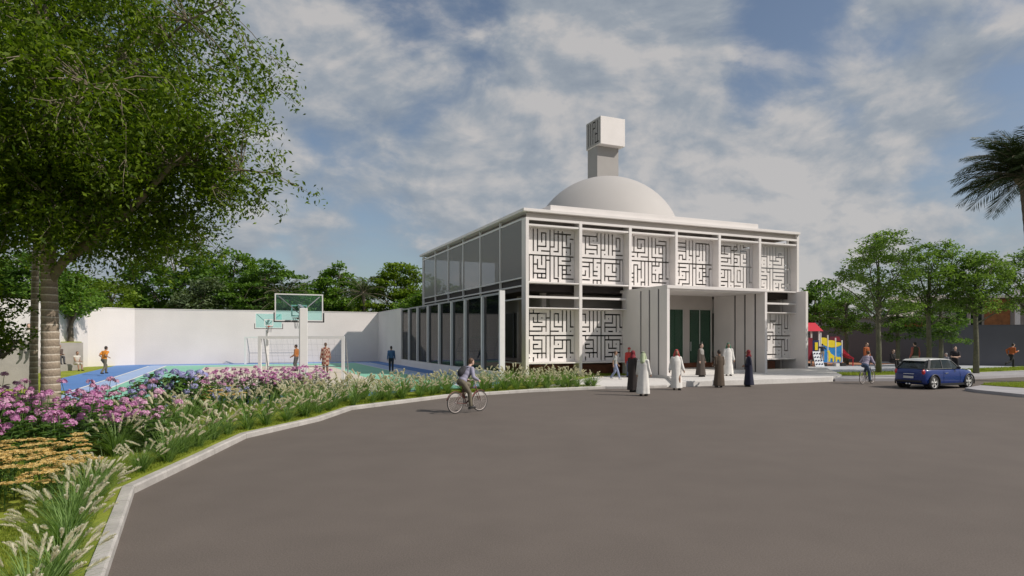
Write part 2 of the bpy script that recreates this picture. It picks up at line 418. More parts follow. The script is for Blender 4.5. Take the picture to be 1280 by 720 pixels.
# the step up to the entrance
stp = MB(); stp.prism([bw(7.2, -3.3).xy, bw(13.7, -3.3).xy, bw(13.7, .55).xy, bw(7.2, .55).xy], .24, .42)
o = struct('entrance_step', stp, M['pave']); b = o.modifiers.new('e', 'BEVEL'); b.width = .02; b.segments = 2
# verge on the far side of the road: broad kerb, strip of grass, footpath, play surface
VR = [gp(1044, 476.8).xy, gp(1120, 476.4).xy, gp(1230, 473.6).xy, gp(1280, 471.2).xy, gp(1280, 471.2).xy + Vector((16, 8))]
vin = inward(VR, 2.6); vg = inward(VR, 5.0); vp = inward(VR, 13.0); vt = inward(VR, 20.0)
def band(a, b): return [tuple(p) for p in a] + [tuple(p) for p in reversed(b)]
struct('verge_kerb', MB().prism(band(VR, vin), -.04, .15), M['verge'])
struct('verge_grass', MB().prism(band(vin, vg), -.04, .165), M['lawn'])
struct('footpath', MB().prism(band(vg, vp), -.04, .14), mat('blue_grey_paving', (.44, .46, .49), .8, .06, 1.0, fine=.04, fscale=6))
struct('play_surface', MB().prism(band(vp, inward(VR, 30)), -.04, .15), M['terracotta'])
# island in the road
IS = [gp(1206, 488.5).xy, gp(1222, 491).xy, gp(1280, 497).xy, gp(1280, 497).xy+Vector((9, -1.5)), Vector((40, 29)), gp(1280, 481.5).xy, gp(1240, 482.5).xy]
struct('island_kerb', MB().prism([tuple(p) for p in IS], -.03, .13), M['verge'])
cI = sum(IS, Vector((0, 0)))/len(IS)
def shrink(poly, d):
    c = sum(poly, Vector((0, 0)))/len(poly); return [p + (c-p).normalized()*d for p in poly]
ISG = [gp(1226, 484.8).xy, gp(1280, 488.6).xy, gp(1280, 488.6).xy+Vector((9, -1.2)), Vector((38, 29.6)), gp(1280, 482.6).xy, gp(1245, 483.2).xy]
struct('island_grass', MB().prism([tuple(p) for p in ISG], .12, .165), M['lawn'])

# ------------------------------------------------------------------ sports court
T0, T1, B0, B1 = -22.9, -2.8, -9.0, 27.6
def rect(t0, t1, b0, b1): return [bw(t0, b0).xy, bw(t1, b0).xy, bw(t1, b1).xy, bw(t0, b1).xy]
cm = [mat('court_blue', (.085, .21, .50), .7, .06, .4), mat('court_pale_blue', (.33, .45, .68), .7, .05, .4), mat('court_mint', (.22, .52, .38), .7, .05, .4), mat('court_cream', (.60, .53, .44), .75, .05, .4), mat('court_line', (.75, .75, .73), .6, .03, 1)]
ct = MB()
CN = [bw(T0-1.2, B1).xy, bw(T0-1.2, 6).xy, Vector((-19.5, 27.2)), Vector((-13.5, 24.8)), Vector((-9.6, 21.6)), Vector((-7.2, 22.6)), Vector((-4.4, 26.6)), Vector((-.9, 30.2)), bw(T1, -3.2).xy, bw(T1, B1).xy]
ct.prism([tuple(p) for p in CN], -.05, G+.01, 0)
def clip_near(t0, t1, b0, b1, z, m): ct.sheet([tuple(p) for p in rect(t0, t1, b0, b1)], z, m)
clip_near(-21.5, -4.3, -6, 25.6, G+.014, 1); clip_near(-20.3, -5.5, -6, 24.3, G+.018, 2); clip_near(-17.4, -8.4, -6.2, 20.8, G+.022, 3)
for t in (-20.3, -5.5, -21.5, -4.3): ct.sheet([tuple(p) for p in rect(t-.06, t+.06, -6, 24.3)], G+.026, 4)
for t in (-15.6, -10.2): ct.sheet([tuple(p) for p in rect(t-.05, t+.05, 13.5, 20.8)], G+.026, 4)
ct.sheet([tuple(p) for p in rect(-20.3, -5.5, 24.24, 24.36)], G+.030, 4); ct.sheet([tuple(p) for p in rect(-17.4, -8.4, 9.0, 9.1)], G+.026, 4)
struct('court_surface', ct, cm)

# court walls
WZ = 4.72
def wall(name, label, p, q, z1, th, m, extra=None, group=None):
    p, q = Vector(p).to_3d(), Vector(q).to_3d(); d = q-p; L_ = d.length
    r = thing(name, label, 'wall', p, math.atan2(d.y, d.x), group)
    mb = MB().box(0, L_, 0, th, -.05, z1); mb.build('wall_body', m, r)
    MB().box(-.01, L_+.01, -.03, th+.03, z1, z1+.06).build('coping', m, r)
    return r
PBR = bw(T1, B1).xy; PBL = bw(T0, B1).xy
wall('boundary_wall', 'long plain cream wall closing the far end of the sports court', PBL, PBR, WZ, .25, M['wall'])
PL1 = at(110, 49.2).xy; PL2 = at(-10, 36.5).xy; PL3 = PL2 + (PL2-PL1).normalized()*18
wall('boundary_wall', 'short cream wall canted between the long court wall and the terraces', PL1, PBL, WZ, .25, M['wall'])
wall('boundary_wall', 'cream wall rising behind the stone terraces at the edge of the court', PL3, PL1, WZ, .25, M['wall'])
# side wall: solid end, then low wall with posts and dark glass
wall('boundary_wall', 'cream solid wall joining the long court wall to the glass fence', bw(T1, B1+.24).xy, bw(T1, 18.4).xy, WZ, .22, M['wall'])
fb = [18.4, 15.88, 13.3, 10.5, 7.74, 5.09, 2.52, -.36, -2.97]
fr = thing('glass_fence', 'tall court fence of dark glass panes and white posts on a low white wall', 'fence', bw(T1, 0), BA)
MB().box(.0, .22, -3.0, 18.4, -.05, .60).build('base_wall', M['white'], fr)
MB().box(.06, .16, -3.0, 18.4, 4.60, 4.70).build('top_rail', M['greysteel'], fr)
MG_FENCE = glass_mat('fence_glass', (.010, .012, .015), .74, gloss=.10)
for i, b in enumerate(fb[1:]):
    w = .13 if i < 7 else .15
    MB().box(-.04, .24, b-w/2, b+w/2, .60 if i < 7 else -.05, 4.60 if i < 7 else 4.78).build('post', M['steel'], fr)
for i in range(8):
    MB().box(.10, .12, fb[i+1]+.07, fb[i]-.07, .62, 4.58).build('pane', MG_FENCE, fr)
# ------------------------------------------------------------------ the prayer hall
HALL = thing('prayer_hall', 'white two storey mosque with carved lattice screens, dome and square minaret', 'mosque', BO, BA)
PITCH = 3.485; NB = 6; ZR = 9.58; LX = NB*PITCH; LY = 21.9
def part(name, mb, m, parent=None, smooth=False, bevel=0.0): return mb.build(name, m, parent or HALL, smooth, bevel=bevel)

# square-letter screens: slots on a 12 x 12 lattice (u to the right, v down)
S1 = "2,.3,2,5 3,.3,3,5 4,1,4,3 4,1,5,1 5,1,5,4 3,4,5,4 4,5,6,5 6,0,6,12 1,6,12,6 7,.3,7,4 6,4,7,4 8,.5,8,5 7,5,8,5 7,1,11,1 9,.5,9,6 10,1,10,3.3 11,2,11.8,2 9,4,11,4 11,3,11,5.4 10,5,10,5 1,6,1,12 2,6,2,11 3,7,3,9 2,8,3,8 3,9,5,9 4,6,4,8 5,6,5,11 2,10,5,10 3,10,3,11 4,10,4,11 3,11,5,11 5,7,6,7 7,6,7,11 7,11,8,11 8,11,8,12 8,6,8,10.5 8,8,11,8 9,7,11,7 11,6,11,7 9,8,9,11 10,8,10,10 9,9,10,9 9,10,11,10 9,11,12,11 11,9,11,9"
S2 = "1.4,1,5,1 5,.3,5,2 2,1.3,2,5 1,1,1,4 3,1.3,3,3 3,3,5,3 5,3,5,5 2,4,5,4 3,5,4.2,5 4,2,4,2 7,0,7,4 6,4,7,4 8,0,8,5 9,0,9,5 9,4,11,4 10,1,10,3 10,1,11,1 11,1,11,4 10,5,12,5 7,5,7,5 0,6,12,6 6,0,6,12 1,7,4,7 4,6,4,10 1,8,3,8 3,7,3,10.3 4,10,5,10 4,9,5,9 5,7,6,7 2,9,2,10 1,10,2,10 1,11,3,11 4,11,6,11 4,11,4,11.6 5,11,5,11.6 5,8,5,8 7,7,11,7 10,6,10,7 11,6,11,11 7,7,7,11 9,7,9,9 9,9,10,9 10,8,10,9 7,10,10,10 8,10,8,11 8,11,11,11 8,8,8,8 11.9,6,11.9,11"
S3 = "2,.3,2,4 3,.8,3,3 3,.8,5,.8 5,.8,5,4 3,3,4,3 4,2,4,3 1,4,5,4 3,4,3,5 1,5,2,5 4,5,6,5 7,0,7,5 7,5,10,5 8,.5,8,4 9,1,11,1 8,2,11,2 9,2.7,9,4 9,4,10,4 10,2,10,4 11,1,11,6 8,5,8,7 10,5,10,8 0,6,12,6 6,0,6,12 2,7,2,12 2,7,3,7 3,7,3,11 4,6,4,10 3,8,4,8 5,6,5,12 1,9,1.6,9 1,10,1.6,10 1,11,1.6,11 4,11,5,11 4,11,4,12 7,6,7,11 7,7,9,7 9,6,9,7 10,7,10,10 9,9,10,9 9,9,9,11 7,9,8,9 8,9,8,10.3 7,11,11,11 11,6,11,10 11,10,12,10 8,8,8,8 9,10,10,10"
S4 = "1,1,4,1 4,.3,4,5 1,2,4,2 1,3,4,3 2,4,2,5 2,4,3,4 3,4,3,5 3,5,4,5 5,0,5,4 5,4,6,4 5,5,5,5 7,.8,7,6 7,.8,11,.8 8,.8,8,4 7,4,8,4 9,1,9,5 10,1,10,5 11,1,11,6 8,5,8,5 1.4,7,4,7 2,6,2,9 2.8,8,5,8 5,6,5,11 4,8,4,10 2,10,4,10 2,10,2,11 1,11,2,11 3,11,5,11 3,11,3,11.5 3,9,3,9 1,8,2,8 6,7,7,7 7,6,7,11 8,7,10,7 9,6,9,11 10,6,10,9 9,8,10,8 9,9,11,9 8,8,8,9.3 8,10,9,10 7,11,10,11 10,10,10,10 11,7,12,7 11,7,11,11.5 0,6,12,6 6,0,6,12"
S5 = "1.6,1,5,1 3,1,3,3 2,1,2,3 2,3,4,3 2,4,5,4 5,1,5,5.3 4,4,4,5 1.6,5,4,5 5,2,7,2 6,1,6,12 6,1,7,1 7,.4,7,2 8,.5,8,6 6,3,8,3 9,.5,9,2 9,1,11,1 11,1,11,6 8,2,10,2 10,2,10,5 9,3,9,4 9,4,10,4 9,5,10,5 6,4,7,4 7,4,7,5 6,5,7,5 0,6,12,6 1.6,7,5,7 5,7,5,10 5,10,6,10 3,7,3,9 1.6,9,3,9 4,7,4,11.4 1.6,10,4,10 1.6,11,3,11 5,11,5,11 2,8,2,8 7,7,7,10 7,7,8,7 8,7,8,9.4 7,10,9,10 9,6,9,11.5 6,11,8,11 10,6,10,11.5 11,6,11,10 11,10,12,10"
S6 = "3,.5,3,3 1.6,3,4,3 4,.5,4,7 5,.5,5,4 5,4,8,4 2,1,2,4 2,5,2,7 3,4,3,4 3,5,3,5 5,5,5,5 7,.5,7,4 8,2,8,3 7,3,10,3 8,2,9,2 10,.5,10,4.3 9,3,9,5 6,5,9,5 10,5,11,5 11,.5,11,6 6,0,6,12 0,6,11.8,6 2,7,3,7 4,7,5,7 2,8,4,8 2,9,4,9 2,9,2,11 2,11,3,11 5,6,5,12 4,8,4,12 3,10,3,10 6,7,10,7 10,7,10,10 7,8,10,8 6,9,9,9 9,10,10,10 9,10,9,11 9,11,11,11 8,10,8,11.5 7,11,8,11 7,10,7,10 11,6,11,10 11,10,12,10"
L1 = "1,1,5,1 1,0,1,6 2,0,2,1 3,1,3,3 2,2,2,3 2,3,4,3 2,4,5,4 5,1,5,5 4,4,4,5 1,5,4,5 5,2,6,2 4,2,4,2 7,1,7,4 7,1,8,1 8,1,8,3 7,4,9,4 9,.2,9,5 10,.2,10,5 11,.2,11,4 11,4,12,4 6,5,8,5 11,5,11,5 6,0,6,12 0,6,12,6 2,6,2,7 2,7,4,7 4,7,4,11 2,8,3,8 2,8,2,9 2,9,4,9 1,7,1,10 2,10,5,10 3,10,3,11 5,6,5,11 2,11,2,12 1,11,1,11 7,6,7,8 7,7,11,7 11,7,11,10 11,10,12,10 9,7,9,9 7,9,9,9 7,10,10,10 10,7,10,11 7,9,7,11 8,11,9,11 8,8,8,8 11,11,11,11"
L2 = "1,1,2,1 2,1,2,3 1,4,3,4 3,.2,3,5 4,.2,4,5 5,.2,5,4 5,4,6,4 1,5,2,5 5,5,5,5 7,0,7,2 7,1,11,1 9,1,9,3 7,3,9,3 11,1,11,4 11,4,12,4 7,4,10,4 10,1,10,5 7,3,7,5 8,5,9,5 8,2,8,2 11,5,11,5 6,0,6,12 0,6,12,6 2,6,2,7 2,7,4,7 4,7,4,11 2,8,3,8 2,8,2,9 2,9,4,9 1,7,1,10 2,10,5,10 3,10,3,11 5,6,5,11 2,11,2,12 1,11,1,11 7,6,7,12 8,6,8,7 7,7,11,7 11,7,11,11 11,8,12,8 9,7,9,9 8,8,8,9 8,9,10,9 8,10,11,10 7,11,9,11 9,10,9,11 10,8,10,8"
L3 = "1,3,2,3 2,0,2,3 3,0,3,5 4,0,4,2 4,2,4,4 5,0,5,2 5,2,7,2 5,2,5,4 4,5,6,5 6,2.5,6,4 6,3,9,3 7,0,7,2 8,0,8,3 9,0,9,6 10,0,10,4 10,4,11,4 11,0,11,4 8,4,8,4 8,5,8,5 10,5,10,5 0,6,12,6 1,7,1,9 2,6,2,10 3,6,3,11 4,6,4,10 5,6,5,7 4,7,5,7 6,5,6,8 7,6,7,7 6,7,10,7 10,7,10,10 8,8,8,8 1,9,2,9 1,9,1,12 6,9,9,9 6,9,6,11 2,11,7,11 2,11,2,12 9,7,9,12 8,10,8,10 10,10,11,10 10,11,10,11 8,11,8,11 11,7,11,10"
def screen_panel(name, segs, x0, x1, z0, z1, y, parent, q=6, mt=None, th=.06, vert=None):
    """a white board with the letters' slots cut right through it"""
    n = 12*q; solid = np.ones((n, n), bool); h = q*.20
    for sgt in segs.split():
        a, b, c, d = [float(k)*q for k in sgt.split(',')]
        solid[max(0, round(b-h)):max(1, round(d+h)), max(0, round(a-h)):max(1, round(c+h))] = False
    solid[0, :] = solid[-1, :] = True; solid[:, 0] = solid[:, -1] = True
    mb = MB(); X = lambda i: x0+(x1-x0)*i/n; Z = lambda j: z1-(z1-z0)*j/n
    done = np.zeros_like(solid)
    def P(x, yy, z): return vert(x, yy, z) if vert else (x, yy, z)
    for j in range(n):
        for i in range(n):
            if solid[j, i] and not done[j, i]:
                w = 1
                while i+w < n and solid[j, i+w] and not done[j, i+w]: w += 1
                hh = 1
                while j+hh < n and solid[j+hh, i:i+w].all() and not done[j+hh, i:i+w].any(): hh += 1
                done[j:j+hh, i:i+w] = True
                a, b, c, d = X(i), X(i+w), Z(j+hh), Z(j)
                mb.quad(P(a, y, c), P(b, y, c), P(b, y, d), P(a, y, d)); mb.quad(P(a, y+th, c), P(a, y+th, d), P(b, y+th, d), P(b, y+th, c))
    for j in range(n):
        for i in range(n):
            if solid[j, i]: continue
            for dj, di in ((0, 1), (0, -1), (1, 0), (-1, 0)):
                jj, ii = j+dj, i+di
                if solid[jj, ii]:
                    if di: xx = X(i+1) if di > 0 else X(i); mb.quad(P(xx, y, Z(j+1)), P(xx, y+th, Z(j+1)), P(xx, y+th, Z(j)), P(xx, y, Z(j)))
                    else: zz = Z(j+1) if dj > 0 else Z(j); mb.quad(P(X(i), y, zz), P(X(i+1), y, zz), P(X(i+1), y+th, zz), P(X(i), y+th, zz))
    mb.quad(P(x0, y, z0), P(x0, y+th, z0), P(x0, y+th, z1), P(x0, y, z1)); mb.quad(P(x1, y, z0), P(x1, y, z1), P(x1, y+th, z1), P(x1, y+th, z0))
    mb.quad(P(x0, y, z1), P(x0, y+th, z1), P(x1, y+th, z1), P(x1, y, z1)); mb.quad(P(x0, y, z0), P(x1, y, z0), P(x1, y+th, z0), P(x0, y+th, z0))
    return part(name, mb, mt or M['white'], parent)

W_ = M['white']
# deep fins along the front and slim posts along the sides and back
for i in range(NB+1):
    zt = ZR if i == NB else 9.26
    low = (i in (0, 1, 2, 5)) or i == NB
    x = i*PITCH
    if i == 0: part('column', MB().box(0, .2, 0, .58, -.05, zt), W_, bevel=.01)
    elif i == NB:
        part('column', MB().box(x-.002, x+.2, 0, .75, 5.58, zt), W_, bevel=.01)
        part('wing_wall', MB().box(x-.06, x+.16, -.80, 2.3, -.05, 5.575), W_, bevel=.01)
    else: part('column', MB().box(x, x+.2, 0, .66, 5.302 if i in (2, 3, 4) else -.05, zt), W_, bevel=.01)
for i in range(1, 7):
    y = i*3.56 + .25
    part('side_post', MB().box(-.02, .10, y, y+.10, -.05, ZR-.02), M['steel'])
for i in range(0, 7):
    part('side_post', MB().box(LX+.08, LX+.2, i*3.56+.9, i*3.56+1.0, -.05, 9.5), M['steel'])
for i in range(0, 7):
    part('back_post', MB().box(i*PITCH, i*PITCH+.15, LY+.1, LY+.22, -.05, 9.5), M['steel'])
# horizontal members: front
for i in range(NB):
    a, b = i*PITCH+.202, (i+1)*PITCH-.002
    part('beam', MB().box(a, b, .0, .16, 9.12, 9.255), W_); part('beam', MB().box(a, b, .03, .66, 8.80, 8.90), W_)
    part('beam', MB().box(a, b, .02, .64, 5.52, 5.60), W_)
    if i in (0, 1, 4, 5):
        part('beam', MB().box(a, b, .03, .25, 4.66, 4.78), W_); part('beam', MB().box(a, b, .03, .62, 4.06, 4.12), W_); part('beam', MB().box(a, b, .03, .62, .86, .93), W_)
for i, sg in enumerate((S1, S2, S3, S4, S5, S6)):
    screen_panel('lattice_screen', sg, i*PITCH+.21, (i+1)*PITCH-.01, 5.61, 8.79, .58, HALL)
for i, sg in ((0, L1), (1, L2), (4, L1), (5, L3)):
    screen_panel('lattice_screen', sg, i*PITCH+.21, (i+1)*PITCH-.01, .94, 4.05, .56, HALL)
# horizontal members: long side facing the court
for z0, z1 in ((9.18, 9.27), (5.80, 5.88), (5.33, 5.42), (4.60, 4.68), (.84, .92)):
    part('side_rail', MB().box(.0, .09, .585, LY, z0, z1), M['steel'])
def screen_cloth():
    m, nt, p, out = new_mat('fine_mesh_screen'); N, L = nt.nodes, nt.links
    p.inputs['Base Color'].default_value = (.33, .32, .31, 1); p.inputs['Roughness'].default_value = .5
    tr = N.new('ShaderNodeBsdfTransparent'); mx = N.new('ShaderNodeMixShader'); mx.inputs[0].default_value = .55
    L.new(tr.outputs[0], mx.inputs[1]); L.new(p.outputs[0], mx.inputs[2]); L.new(mx.outputs[0], out.inputs['Surface']); return m
M['mesh'] = screen_cloth()
ys = [.585] + [i*3.56+.25 for i in range(1, 7)]
for i in range(6):
    part('mesh_screen', MB().box(.03, .05, ys[i]+(.11 if i else 0), ys[i+1]-.01, 5.89, 9.17), M['mesh'])
    part('mesh_screen', MB().box(LX+.13, LX+.15, ys[i]+.6, min(ys[i+1]+.6, LY), 5.89, 9.17), M['mesh'])
# floors, ceiling, inner rooms
part('inner_wall', MB().box(LX-.40, LX-.24, 1.1, LY-.6, -.05, 5.09), M['taupe'])
part('upper_floor', MB().box(.25, LX-.1, .75, LY-.1, 5.10, 5.50), M['timber'])
part('floor_edge', MB().box(.11, .245, .76, LY-.1, 5.08, 5.795), M['timber']); part('floor_edge', MB().box(LX-.09, LX+.07, .76, LY-.1, 5.08, 5.795), M['timber'])
part('ceiling', MB().box(.16, LX-.05, .68, LY-.05, 9.29, 9.40), M['taupe'])
part('soffit_board', MB().box(.14, LX-.004, .17, .28, 9.27, 9.56), M['taupe'])
part('plinth', MB().box(1.0, LX-1.0, 1.0, LY-1.0, -.05, .72), M['plinth'])
part('inner_wall', MB().box(3.0, LX-1.05, 2.9, LY-3, .72, 5.10), M['taupe'])
part('inner_wall', MB().box(5.5, LX-1.2, 4.2, LY-4, 5.50, 9.29), M['taupe'])
gdark = glass_mat('dark_green_glass', (.012, .022, .018), .9, gloss=.35)
part('glass_wall', MB().box(3.35, LX-1.4, 2.84, 2.88, .95, 4.1), gdark); part('glass_wall', MB().box(2.94, 2.98, 3.4, LY-3.4, .95, 4.1), gdark)
for i in range(7): part('glass_mullion', MB().box(2.88, 2.935, 3.4+i*2.5, 3.5+i*2.5, .9, 4.2), M['greysteel'])
for i in range(6): part('room_column', MB().box(2.0, 2.3, 2.0+i*3.5, 2.3+i*3.5, .72, 5.10), M['taupe'])
for i in range(5): part('room_column', MB().box(2.6+i*3.485, 2.9+i*3.485, 2.0, 2.3, 5.5, 9.29), M['taupe'])
# roof slab, clerestory block, dome
part('roof', MB().box(-.18, LX+.2, -.12, LY+.5, ZR, 9.75), W_, bevel=.012)
part('roof_block', MB().box(1.6, 17.4, .05, 16.2, 9.752, 10.08), W_, bevel=.012)
dm = MB(); R0 = 5.55; zc = 8.95; nu = 64; prof = []
for k in range(17):
    ph = math.pi/2*k/16; prof.append((R0*math.cos(ph), zc + 5.35*math.sin(ph)))
prof = [p for p in prof if p[1] > 10.09]; prof.insert(0, (prof[0][0]+.02, 10.082))
vs = []; fs = []
for (r, z) in prof:
    for j in range(nu): vs.append((10.2+r*math.cos(2*math.pi*j/nu), 7.9+r*math.sin(2*math.pi*j/nu), z))
for i in range(len(prof)-1):
    for j in range(nu): fs.append((i*nu+j, i*nu+(j+1)%nu, (i+1)*nu+(j+1)%nu, (i+1)*nu+j))
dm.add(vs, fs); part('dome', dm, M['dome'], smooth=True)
# minaret: shaft and cube
mx0, my0 = 12.85, 13.4
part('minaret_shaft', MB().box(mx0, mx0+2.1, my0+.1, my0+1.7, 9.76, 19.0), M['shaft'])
lant = part('minaret_lantern', MB().box(mx0-.06, mx0+2.34, my0-.55, my0+1.85, 18.62, 20.95), W_, bevel=.01)
fx = mx0-.06
MB().box(fx-.009, fx+.02, my0-.40, my0+1.70, 18.78, 20.80).build('slot_shade', M['dark'], lant)  # dark sheet added so the lantern slots look shaded
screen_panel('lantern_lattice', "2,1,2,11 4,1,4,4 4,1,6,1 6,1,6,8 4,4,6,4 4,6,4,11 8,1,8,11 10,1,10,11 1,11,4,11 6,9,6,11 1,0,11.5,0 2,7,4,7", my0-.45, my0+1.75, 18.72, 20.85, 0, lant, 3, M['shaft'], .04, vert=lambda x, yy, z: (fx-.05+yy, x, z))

# entrance: box with slit side walls
PZ = 5.30
P0, P1 = 2*PITCH, 4*PITCH+.18
def slit_wall(x0, x1, name):
    ln = (3.98-.55)/4; o = None
    for k in range(4):
        y0 = -3.98 + k*ln; y1 = y0+ln-(.14 if k < 3 else 0)
        o = part(name, MB().box(x0, x1, y0, y1+ (.0 if k < 3 else 1.0), -.02 if k else -.05, PZ-.17), W_)
    part('slit_shade', MB().box(x0+.05, x1-.05, -3.6, -.55, 0, PZ-.18), M['dark'])  # dark core added as the shade inside the slits
slit_wall(P0-.18, P0, 'entrance_side_wall'); slit_wall(P1-.18, P1, 'entrance_side_wall')
part('entrance_roof', MB().box(P0-.18, P1, -4.0, .74, PZ-.168, PZ), W_)
for k in range(7): part('ceiling_slat', MB().box(P0+.002, P1-.182, -3.85+k*.55, -3.55+k*.55, PZ-.26, PZ-.17), W_)
# back of the entrance: wall with glazed doors
GB = .62
ex0, ex1 = P0+.002, P1-.182
dg = glass_mat('green_door_glass', (.045, .115, .07), .66, gloss=.5)
d0, d1 = P0+.7, 11.62; d2, d3 = 12.08, 13.9
wl = MB()
for a, b, c, d in ((ex0, ex1, 4.2, 5.12), (ex0, d0, .72, 4.2), (d1, d2, .72, 4.2), (d3, ex1, .72, 4.2)): wl.box(a, b, GB, GB+.2, c, d)
part('entrance_wall', wl, M['taupe'])
part('entrance_plinth', MB().box(ex0, ex1, GB+.02, GB+.3, .0, .718), M['plinth'])
for a, b in ((d0, d1), (d2, (d2+d3)/2-.015), ((d2+d3)/2+.015, d3)):
    dr = part('glass_door', MB().box(a, b, GB+.08, GB+.11, .73, 4.19), dg)
    MB().box(b-.03, b, GB+.05, GB+.079, .73, 4.19).build('door_stile', M['steel'], dr)
    MB().bar((a+.12, GB+.02, 1.5), (a+.12, GB+.02, 2.1), .03, .03).build('handle', M['steel'], dr)
# ------------------------------------------------------------------ leaves and branches
def unit(v): return v/np.maximum(np.linalg.norm(v, axis=-1, keepdims=True), 1e-9)
def leaf_cloud(cent, per, spread, size, seed, up=.6, droop=.25, asp=.45, jitter=.35, dirs=None):
    """folded diamond leaves round each centre -> verts, quads.  up: how far faces turn skyward"""
    r = np.random.default_rng(seed); cent = np.asarray(cent, float)
    c = np.repeat(cent, per, 0); n = len(c)
    off = r.normal(0, 1, (n, 3)); off = unit(off)*(r.random((n, 1))**.45)
    p = c + off*np.asarray(spread)
    d = r.normal(0, 1, (n, 3)); d[:, 2] = d[:, 2]*.5 - droop
    if dirs is not None: d = d*.6 + np.repeat(dirs, per, 0)
    d = unit(d)
    nn = r.normal(0, 1, (n, 3)); nn[:, 2] = np.abs(nn[:, 2])*.4 + up*1.6
    s = unit(np.cross(d, nn)); nn = unit(np.cross(s, d))
    L = size*(1-jitter+2*jitter*r.random((n, 1))); w = L*asp/2
    a = p - d*L*.5; b = p + s*w - d*L*.05 + nn*w*.35; t = p + d*L*.5 - nn*L*.08; e = p - s*w - d*L*.05 + nn*w*.35
    v = np.stack([a, b, t, e], 1).reshape(-1, 3); f = np.arange(n*4).reshape(-1, 4)
    return v, f
def in_ellipsoid(n, c, r, seed, shell=.55, cut=None):
    q = np.random.default_rng(seed); res = []
    while len(res) < n:
        v = q.normal(0, 1, 3); v /= np.linalg.norm(v); k = q.random()**(1/3); k = shell + (1-shell)*k if q.random() < .75 else k
        k *= .86 + .24*math.sin(3*v[0]+2.1*c[0])*math.sin(2.7*v[2]+v[1]*2.3+c[1])
        p = np.array(c) + v*k*np.array(r)
        if cut is None or cut(p): res.append(p)
    return np.array(res)
def branch_mesh(mb, trunk, tr, cl, nlimb, seed, r_limb, m=0, sag=.15, twig=.012, low=.35):
    """trunk polyline, main limbs to a few clusters, side shoots from the limbs to all the others"""
    q = np.random.default_rng(seed); T = [Vector(p) for p in trunk]
    mb.tube(T, tr, 10, m)
    cl = [Vector(c) for c in cl]; ctr = sum(cl, Vector((0, 0, 0)))/len(cl)
    tops = []; pool = list(range(len(cl)))
    first = max(range(len(cl)), key=lambda i: (cl[i]-ctr).length); tops.append(first)
    while len(tops) < min(nlimb, len(cl)):
        tops.append(max(pool, key=lambda i: min((cl[i]-cl[j]).length for j in tops)))
    def on_trunk(k):
        x = k*(len(T)-1); i = min(int(x), len(T)-2); return T[i].lerp(T[i+1], x-i), tr[i]+(tr[i+1]-tr[i])*(x-i)
    nodes = []
    for j, i in enumerate(tops):
        k = low + (1-low)*max(0, min(1, (cl[i].z-T[0].z)/(max(c.z for c in cl)-T[0].z+1e-6)*.9)) if True else 1
        k = min(1, max(low, k - .25)); a, ra = on_trunk(k); b = cl[i]; L = (b-a).length
        pts = []
        for s in range(7):
            u = s/6; p = a.lerp(b, u); p.z += math.sin(u*math.pi)*L*sag
            p += Vector(q.normal(0, 1, 3))*L*.025*(1 if 0 < s < 6 else 0); pts.append(p)
        r0 = min(ra*.75, r_limb); rad = [r0*(1-u/6*.82)+.004 for u in range(7)]
        mb.tube(pts, rad, 6, m, caps=False); nodes += [(pts[s], rad[s]) for s in range(2, 7)]
    for i, c in enumerate(cl):
        if i in tops: continue
        p, r = min(nodes, key=lambda nd: (nd[0]-c).length); L = (c-p).length
        mid = p.lerp(c, .5) + Vector(q.normal(0, 1, 3))*L*.08 + Vector((0, 0, L*.06))
        mb.tube([p, mid, c], [min(r*.6, twig*2.2), twig, twig*.5], 4, m, caps=False)
def bark(name, col, rings=0.0):
    m = mat(name, col, .9, .25, 6, .5, 18); 
    return m
M['bark'] = bark('grey_brown_bark', (.14, .115, .09)); M['bark_g'] = bark('green_grey_bark', (.13, .13, .085)); M['twig'] = bark('twig_bark', (.20, .17, .12))
LM = dict(
  big=leaf_mat('leaf_fresh_green', (.034, .078, .006), (.20, .285, .022), .48),
  dark=leaf_mat('leaf_dark_green', (.042, .105, .018), (.16, .275, .045), .36),
  mid=leaf_mat('leaf_mid_green', (.060, .145, .018), (.20, .325, .045), .40),
  light=leaf_mat('leaf_yellow_green', (.085, .15, .016), (.24, .34, .035), .38),
  grey=leaf_mat('leaf_grey_green', (.075, .115, .055), (.17, .22, .11), .28),
  street=leaf_mat('leaf_street_tree', (.085, .17, .024), (.27, .40, .10), .44),
  palm=leaf_mat('palm_frond_green', (.030, .052, .016), (.065, .095, .030), .15),
  flower=leaf_mat('flower_leaf', (.045, .100, .020), (.14, .25, .060), .3),
  grassblade=leaf_mat('grass_blade', (.050, .120, .022), (.30, .44, .14), .38),
  pink=leaf_mat('pink_petal', (.40, .10, .30), (.82, .46, .68), .35, tint=(1, .9, 1)),
  palepink=leaf_mat('pale_pink_petal', (.50, .20, .38), (.85, .60, .72), .35, tint=(1, .9, 1)),
  blue=leaf_mat('blue_petal', (.30, .31, .62), (.62, .60, .88), .3, tint=(.9, .9, 1.1)),
  yellow=leaf_mat('yellow_floret', (.60, .39, .10), (.90, .70, .33), .2, tint=(1, 1, .8)),
  plume=leaf_mat('plume_bristle', (.70, .67, .53), (.95, .92, .80), .55, tint=(1, 1, .86)),
  lawnblade=leaf_mat('lawn_blade', (.15, .21, .02), (.34, .40, .06), .35))
